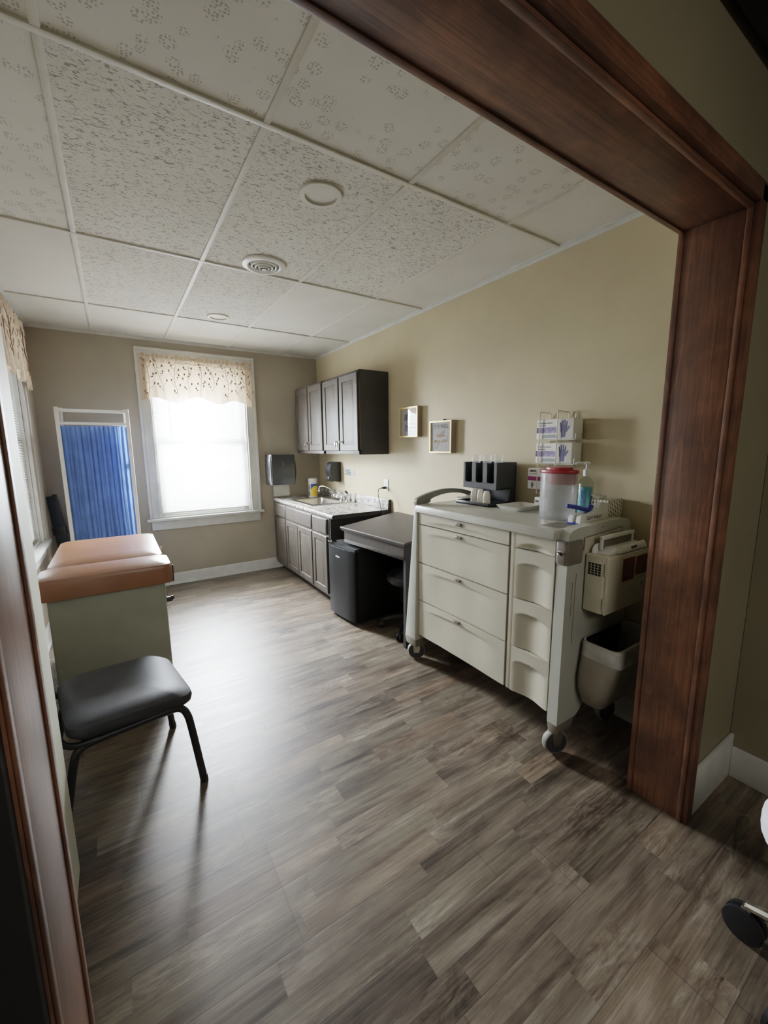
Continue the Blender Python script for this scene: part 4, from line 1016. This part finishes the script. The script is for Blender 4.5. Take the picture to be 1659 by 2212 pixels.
t = thing('pump_bottle', 'clear pump bottle of blue hand gel behind the red-lidded container', 'bottle', (2.06, 1.225, ZT))
c = (2.06, 1.225, ZT)
part('bottle', MB().lathe([(.034, 0), (.0375, .004), (.0375, .165), (.034, .185), (.022, .20), (.013, .206), (.013, .215)], c, 28), 'clear', t)
part('gel', MB().lathe([(.03, .004), (.0345, .006), (.0345, .155), (.001, .155)], c, 26), 'gel', t)
part('printing', text_mb('SOFT', .028, ((2.06-.0365, 1.218, ZT+.105), (0, 0, -1), (0, -1, 0)), bold=.0006), 'navy_print', t)
p = part('pump_collar', MB().lathe([(.015, .212), (.016, .22), (.016, .242), (.01, .248), (.006, .25), (.0055, .275)], c, 18), 'white_plastic', t)
part('nozzle', MB().lathe([(.014, .272), (.016, .276), (.016, .282), (.008, .286)], c, 16).tube([(2.06, 1.225, ZT+.279), (2.04, 1.245, ZT+.281), (2.025, 1.26, ZT+.279), (2.02, 1.265, ZT+.272)], .0055, 8), 'white_plastic', p)

# dotted tissue box
n = NT('dotted_card'); tc = n.node('ShaderNodeTexCoord'); sx = n.node('ShaderNodeSeparateXYZ'); n.l.new(tc.outputs['Object'], sx.inputs[0])
hx = n.math('ADD', sx.outputs[0], sx.outputs[1]); col = n.math('DIVIDE', hx, .0165)
fz = n.math('FRACT', n.math('ADD', n.math('DIVIDE', n.math('ADD', sx.outputs[2], n.math('MULTIPLY', sx.outputs[1], .8)), .021), n.math('MULTIPLY', n.math('FLOOR', col), .37)))
dx = n.math('SUBTRACT', n.math('FRACT', col), .5); dz = n.math('MULTIPLY', n.math('SUBTRACT', fz, .5), .62)
dd = n.math('SQRT', n.math('ADD', n.math('MULTIPLY', dx, dx), n.math('MULTIPLY', dz, dz)))
strg = n.ramp(n.math('ABSOLUTE', dx), [(.03, 1.), (.06, 0.)])
n.set(color=n.mix(n.math('MAXIMUM', n.ramp(dd, [(.2, 1.), (.24, 0.)]), strg), (230, 224, 208), (22, 20, 20)), rough=.6); M['dotted'] = n.m
t = thing('tissue_box', 'cube tissue box with black bead pattern near the end of the cart', 'tissue box', (2.11, 1.15, ZT))
part('carton', MB().box(2.047, 2.185, 1.095, 1.182, ZT, ZT+.097, .002), 'dotted', t)
def tis(u, v):
    a = 2*PI*u; r = .012+.055*v; return V((2.085+r*math.cos(a)*.6-.01*v, 1.145+r*math.sin(a)*.6+.02*v, ZT+.094+.022*math.sin(v*2.4)+.008*math.sin(a*3)*v))
part('tissue', MB().grid(tis, 28, 8), 'white_paper', t, sharp=80)

t = thing('pill_crusher', 'white pill crusher with blue lever, lettered on its side', 'pill crusher', (1.92, 1.12, ZT))
def kx(x): return 1.80+(x-1.812)*.82
def kp(L): return [(kx(a), b) for a, b in L]
side = kp([(1.812, ZT+.006), (1.812, ZT+.026), (1.820, ZT+.040), (1.836, ZT+.044), (1.87, ZT+.044), (1.93, ZT+.048), (1.97, ZT+.056), (1.995, ZT+.074), (2.01, ZT+.092), (2.03, ZT+.097), (2.06, ZT+.09), (2.10, ZT+.086), (2.104, ZT+.08), (2.104, ZT+.001), (1.84, ZT+.001), (1.83, ZT+.006)])
side2 = side[:6]+kp([(1.97, ZT+.05), (2.0, ZT+.06), (2.0, ZT+.001)])+side[14:]
part('body', MB().prism(side, 1.086, 1.108, 'y', .003).prism(side2, 1.126, 1.148, 'y', .003).box(kx(1.87), kx(2.04), 1.10, 1.14, ZT+.002, ZT+.03, .003), 'white_plastic', t)
part('base_plate', MB().box(kx(1.802), kx(1.90), 1.084, 1.151, ZT, ZT+.007, .002), 'blue_plastic', t)
part('lever', MB().tube(smooth_path([(kx(1.79), 1.138, ZT+.086), (kx(1.85), 1.132, ZT+.078), (kx(1.93), 1.125, ZT+.062), (kx(1.965), 1.120, ZT+.058), (kx(1.985), 1.119, ZT+.078)], 5), [.0105]*14+[.0115]*7, 14).ball((kx(1.79), 1.138, ZT+.086), .0105).cyl((kx(1.935), 1.12, ZT+.03), (kx(1.935), 1.12, ZT+.06), .006, 10), 'blue_plastic', t)
part('pouch_window', MB().box(kx(1.835), kx(1.92), 1.110, 1.124, ZT+.038, ZT+.041), 'clear', t)
part('lettering', text_mb('SILENT KNIGHT', .0235, ((kx(1.955), 1.0855, ZT+.026), (1, 0, .0), (0, 0, 1)), sx=.78), 'ink_dark', t)

# glove rack on the wall and its boxes
t = thing('glove_rack', 'white wire glove-box rack on the tan wall', 'rack', (XW, 1.46, 1.19))
mb = MB(); r = .0028
for y in (1.548, 1.432):
    mb.tube(smooth_path([(2.195, y-.0, 1.60), (2.193, y, 1.652), (2.17, y, 1.657), (2.10, y, 1.660), (2.09, y, 1.652), (2.09, y, 1.60), (2.09, y, 1.40), (2.09, y, 1.21), (2.098, y, 1.19), (2.19, y, 1.19)], 5), r, 8)
part('upright_wire', mb, 'wire', t)
for z in (1.500, 1.366):
    mb = MB().tube([(2.09, 1.59, z), (2.09, 1.325, z), (2.195, 1.325, z), (2.195, 1.59, z)], r, 8, True)
    for y in (1.37, 1.5): mb.tube([(2.09, y, z), (2.195, y, z)], r*.8, 6)
    for y in (1.325, 1.59): mb.tube([(2.10, y, z), (2.10, y, z+.03), (2.16, y, z+.034), (2.16, y, z)], r*.8, 6)
    part('shelf_wire', mb, 'wire', t)
part('wall_wire', MB().tube([(2.197, 1.39, 1.66), (2.197, 1.39, 1.19)], r, 6).tube([(2.197, 1.55, 1.64), (2.197, 1.55, 1.19)], r, 6), 'wire', t)
def hand_mb(x, yc, zc, s):
    mb = MB()
    def cap(y0, z0, y1, z1, w0, w1): mb.tube([(x, yc+y0*s, zc+z0*s), (x, yc+(y0+y1)/2*s, zc+(z0+z1)/2*s), (x, yc+y1*s, zc+z1*s)], [w0*s, (w0+w1)/2*s, w1*s], 8, flat=.0006/(w0*s)*1., up=(1, 0, 0))
    cap(0, -.5, 0, -.12, .13, .16); cap(.0, -.2, .0, .08, .2, .2); cap(.08, -.1, .08, .05, .12, .13); cap(-.09, -.1, -.09, .05, .12, .12)
    for y0, y1, z1, w in ((.16, .22, .36, .055), (.06, .075, .47, .058), (-.06, -.055, .50, .058), (-.16, -.2, .42, .055)): cap(y0, .08, y1, z1, w, w*.75); mb.ball((x, yc+y1*s, zc+z1*s), w*.75*s, .0006/(w*.75*s), 1, 1, 8)
    cap(-.16, -.12, -.38, .16, .075, .05)
    return mb
def glove_box(z0, label):
    t = thing('glove_box', label, 'box', (2.15, 1.457, z0), group='purple-printed glove boxes in the wire rack')
    y0, y1, x = 1.34, 1.572, 2.098
    part('carton', MB().box(x, 2.188, y0, y1, z0, z0+.113, .0015), 'white_paper', t)
    part('band', MB().box(x-.0006, x+.001, 1.44, 1.557, z0+.036, z0+.068), 'purple', t)
    part('band_end', MB().box(x-.0006, x+.001, 1.557, y1-.001, z0+.036, z0+.068), 'deep_purple', t)
    part('hand_picture', hand_mb(x-.0006, 1.398, z0+.056, .092), 'glove', t)
    part('lettering', text_mb('Nitrile Exam Gloves', .0115, ((x-.0006, 1.565, z0+.092), (0, -1, 0), (0, 0, 1)), 'LEFT'), 'ink_grey', t)
    part('lettering', text_mb('Powder-Free', .0105, ((x-.0006, 1.565, z0+.078), (0, -1, 0), (0, 0, 1)), 'LEFT'), 'ink_grey', t)
    part('slot_label', MB().box(x-.0012, x+.001, 1.525, 1.56, z0+.006, z0+.026), 'white_paper', t)
    part('slot_strip', MB().box(x-.0007, x+.001, 1.44, 1.525, z0+.008, z0+.026), 'sign_grey', t)
    return t
glove_box(1.504, 'purple-printed glove box on the upper shelf of the wire rack')
glove_box(1.370, 'purple-printed glove box on the lower shelf of the wire rack')
t = thing('vinyl_glove_box', 'white glove box with magenta stripe tucked under the wire rack', 'box', (2.14, 1.55, 1.205))
part('carton', MB().box(2.103, 2.185, 1.455, 1.622, 1.212, 1.336, .0015), 'white_paper', t)
part('stripe', MB().box(2.1024, 2.104, 1.4555, 1.6215, 1.262, 1.287), 'magenta', t)
part('lettering', text_mb('VINYL', .019, ((2.1024, 1.612, 1.318), (0, -1, 0), (0, 0, 1)), 'LEFT', bold=.0006), 'ink_dark', t)
part('lettering', text_mb('examination', .011, ((2.1024, 1.612, 1.303), (0, -1, 0), (0, 0, 1)), 'LEFT'), 'ink_grey', t)
part('hand_picture', hand_mb(2.1024, 1.59, 1.236, .036), 'ink_grey', t)

# ------------------------------------------------------------------ ceiling fittings
for (x, y, r), lab in (((.867, 1.82, .094), 'round flush ceiling light in the near tile'), ((.845, 3.84, .088), 'round flush ceiling light nearer the window')):
    t = thing('ceiling_light', lab, 'light', (x, y, H), group='round ceiling lights')
    part('trim_ring', MB().lathe([(r, .008), (r, .001), (r*.97, -.003), (r*.76, -.004), (r*.74, .003), (r*.73, .006)], (x, y, H), 44, caps=False), 'diffuser', t)
    part('lens', MB().lathe([(r*.74, .005), (r*.5, .0035), (.005, .003)], (x, y, H), 40), 'diffuser', t)
t = thing('air_vent', 'round white ceiling air vent with concentric rings', 'vent', (.868, 2.645, H))
c = (.868, 2.645, H)
part('flange', MB().lathe([(.128, .007), (.130, .001), (.126, -.005), (.112, -.010), (.098, -.011), (.091, -.006), (.090, .005)], c, 48, caps=False), 'white_plastic', t)
part('duct', MB().lathe([(.092, .0065), (.01, .0068)], c, 32), 'grey_plastic', t)
for r, d in ((.074, .014), (.052, .019), (.031, .024)): part('ring', MB().lathe([(r+.006, .004), (r+.002, -d+.004), (r-.004, -d), (r-.008, -d+.002), (r-.004, -d+.008), (r, .004)], c, 44, caps=False), 'white_plastic', t)
part('hub', MB().lathe([(.008, .006), (.008, -.022), (.015, -.026), (.003, -.029)], c, 20).box(.864, .872, 2.57, 2.645, H-.008, H-.002), 'white_plastic', t)

# ------------------------------------------------------------------ at the lower right edge: rolling stool and clear panel
t = thing('rolling_stool', 'rolling stool with white padded seat at the lower right', 'stool', (1.45, .07, 0))
star_stool(t, (1.45, .07), 5, .205, math.radians(88), .20, .42, .075, 'chrome', 'white_vinyl', .05)
t = thing('acrylic_panel', 'curved clear acrylic panel standing on the floor near the white stool', 'panel', (1.78, .40, 0))
part('sheet', MB().grid(lambda u, v: V((1.72+.14*u, .375+.02*math.sin(u*3), .004+.11*v*(1-.25*(2*u-1)**4))), 12, 8, (0, .004, 0)), 'clear', t)

# ------------------------------------------------------------------ light
w = bpy.data.worlds.new('World'); SC.world = w; w.use_nodes = True
bg = w.node_tree.nodes['Background']; bg.inputs[0].default_value = (.93, .97, 1.0, 1); bg.inputs[1].default_value = 4.5
def area(name, loc, rot, sx, sy, power, col, spread=180):
    l = bpy.data.lights.new(name, 'AREA'); l.shape = 'RECTANGLE'; l.size = sx; l.size_y = sy; l.energy = power; l.color = col; l.spread = math.radians(spread)
    o = bpy.data.objects.new(name, l); o.location = loc; o.rotation_euler = rot; COL.objects.link(o); return o
area('window_daylight', (.80, YB+.30, 1.62), (math.radians(-86), 0, 0), 1.0, 1.6, 90, (.95, .98, 1.0), 150)
area('window_glare', (.76, YB+.16, 1.66), (math.radians(-80), 0, 0), .34, .75, 120, (.95, .98, 1.0), 150)
area('side_window_daylight', (XL-.30, 3.71, 1.62), (math.radians(-90), 0, math.radians(-90)), 1.0, 1.6, 75, (.96, .98, 1.0), 150)
area('near_room_fill', (.4, -1.6, 2.45), (math.radians(25), 0, 0), 1.4, .8, 11, (1.0, .95, .86))  # added fill light behind the camera, no such lamp is seen

# ------------------------------------------------------------------ camera
cam = bpy.data.cameras.new('Camera'); co = bpy.data.objects.new('Camera', cam); COL.objects.link(co)
F, yaw, pitch, roll = 887.5, .5762, .1572, -.0088
cy, sy, cp, sp = math.cos(yaw), math.sin(yaw), math.cos(pitch), math.sin(pitch)
fw = V((sy*cp, cy*cp, -sp)); rt = V((cy, -sy, 0)); up = rt.cross(fw)
r2 = rt*math.cos(roll)+up*math.sin(roll); u2 = up*math.cos(roll)-rt*math.sin(roll)
co.matrix_world = Matrix(((r2.x, u2.x, -fw.x, 0), (r2.y, u2.y, -fw.y, 0), (r2.z, u2.z, -fw.z, 1.47), (0, 0, 0, 1)))
cam.sensor_fit = 'HORIZONTAL'; cam.sensor_width = 36; cam.lens = 36*F/1659; cam.clip_start = .02
SC.camera = co
SC.view_settings.view_transform = 'Filmic'; SC.view_settings.look = 'None'; SC.view_settings.exposure = 1.08; SC.view_settings.gamma = 1.
SC.cycles.use_denoising = True
SC.cycles.max_bounces = 10; SC.cycles.diffuse_bounces = 5; SC.cycles.transparent_max_bounces = 24
SC.cycles.sample_clamp_indirect = 6.
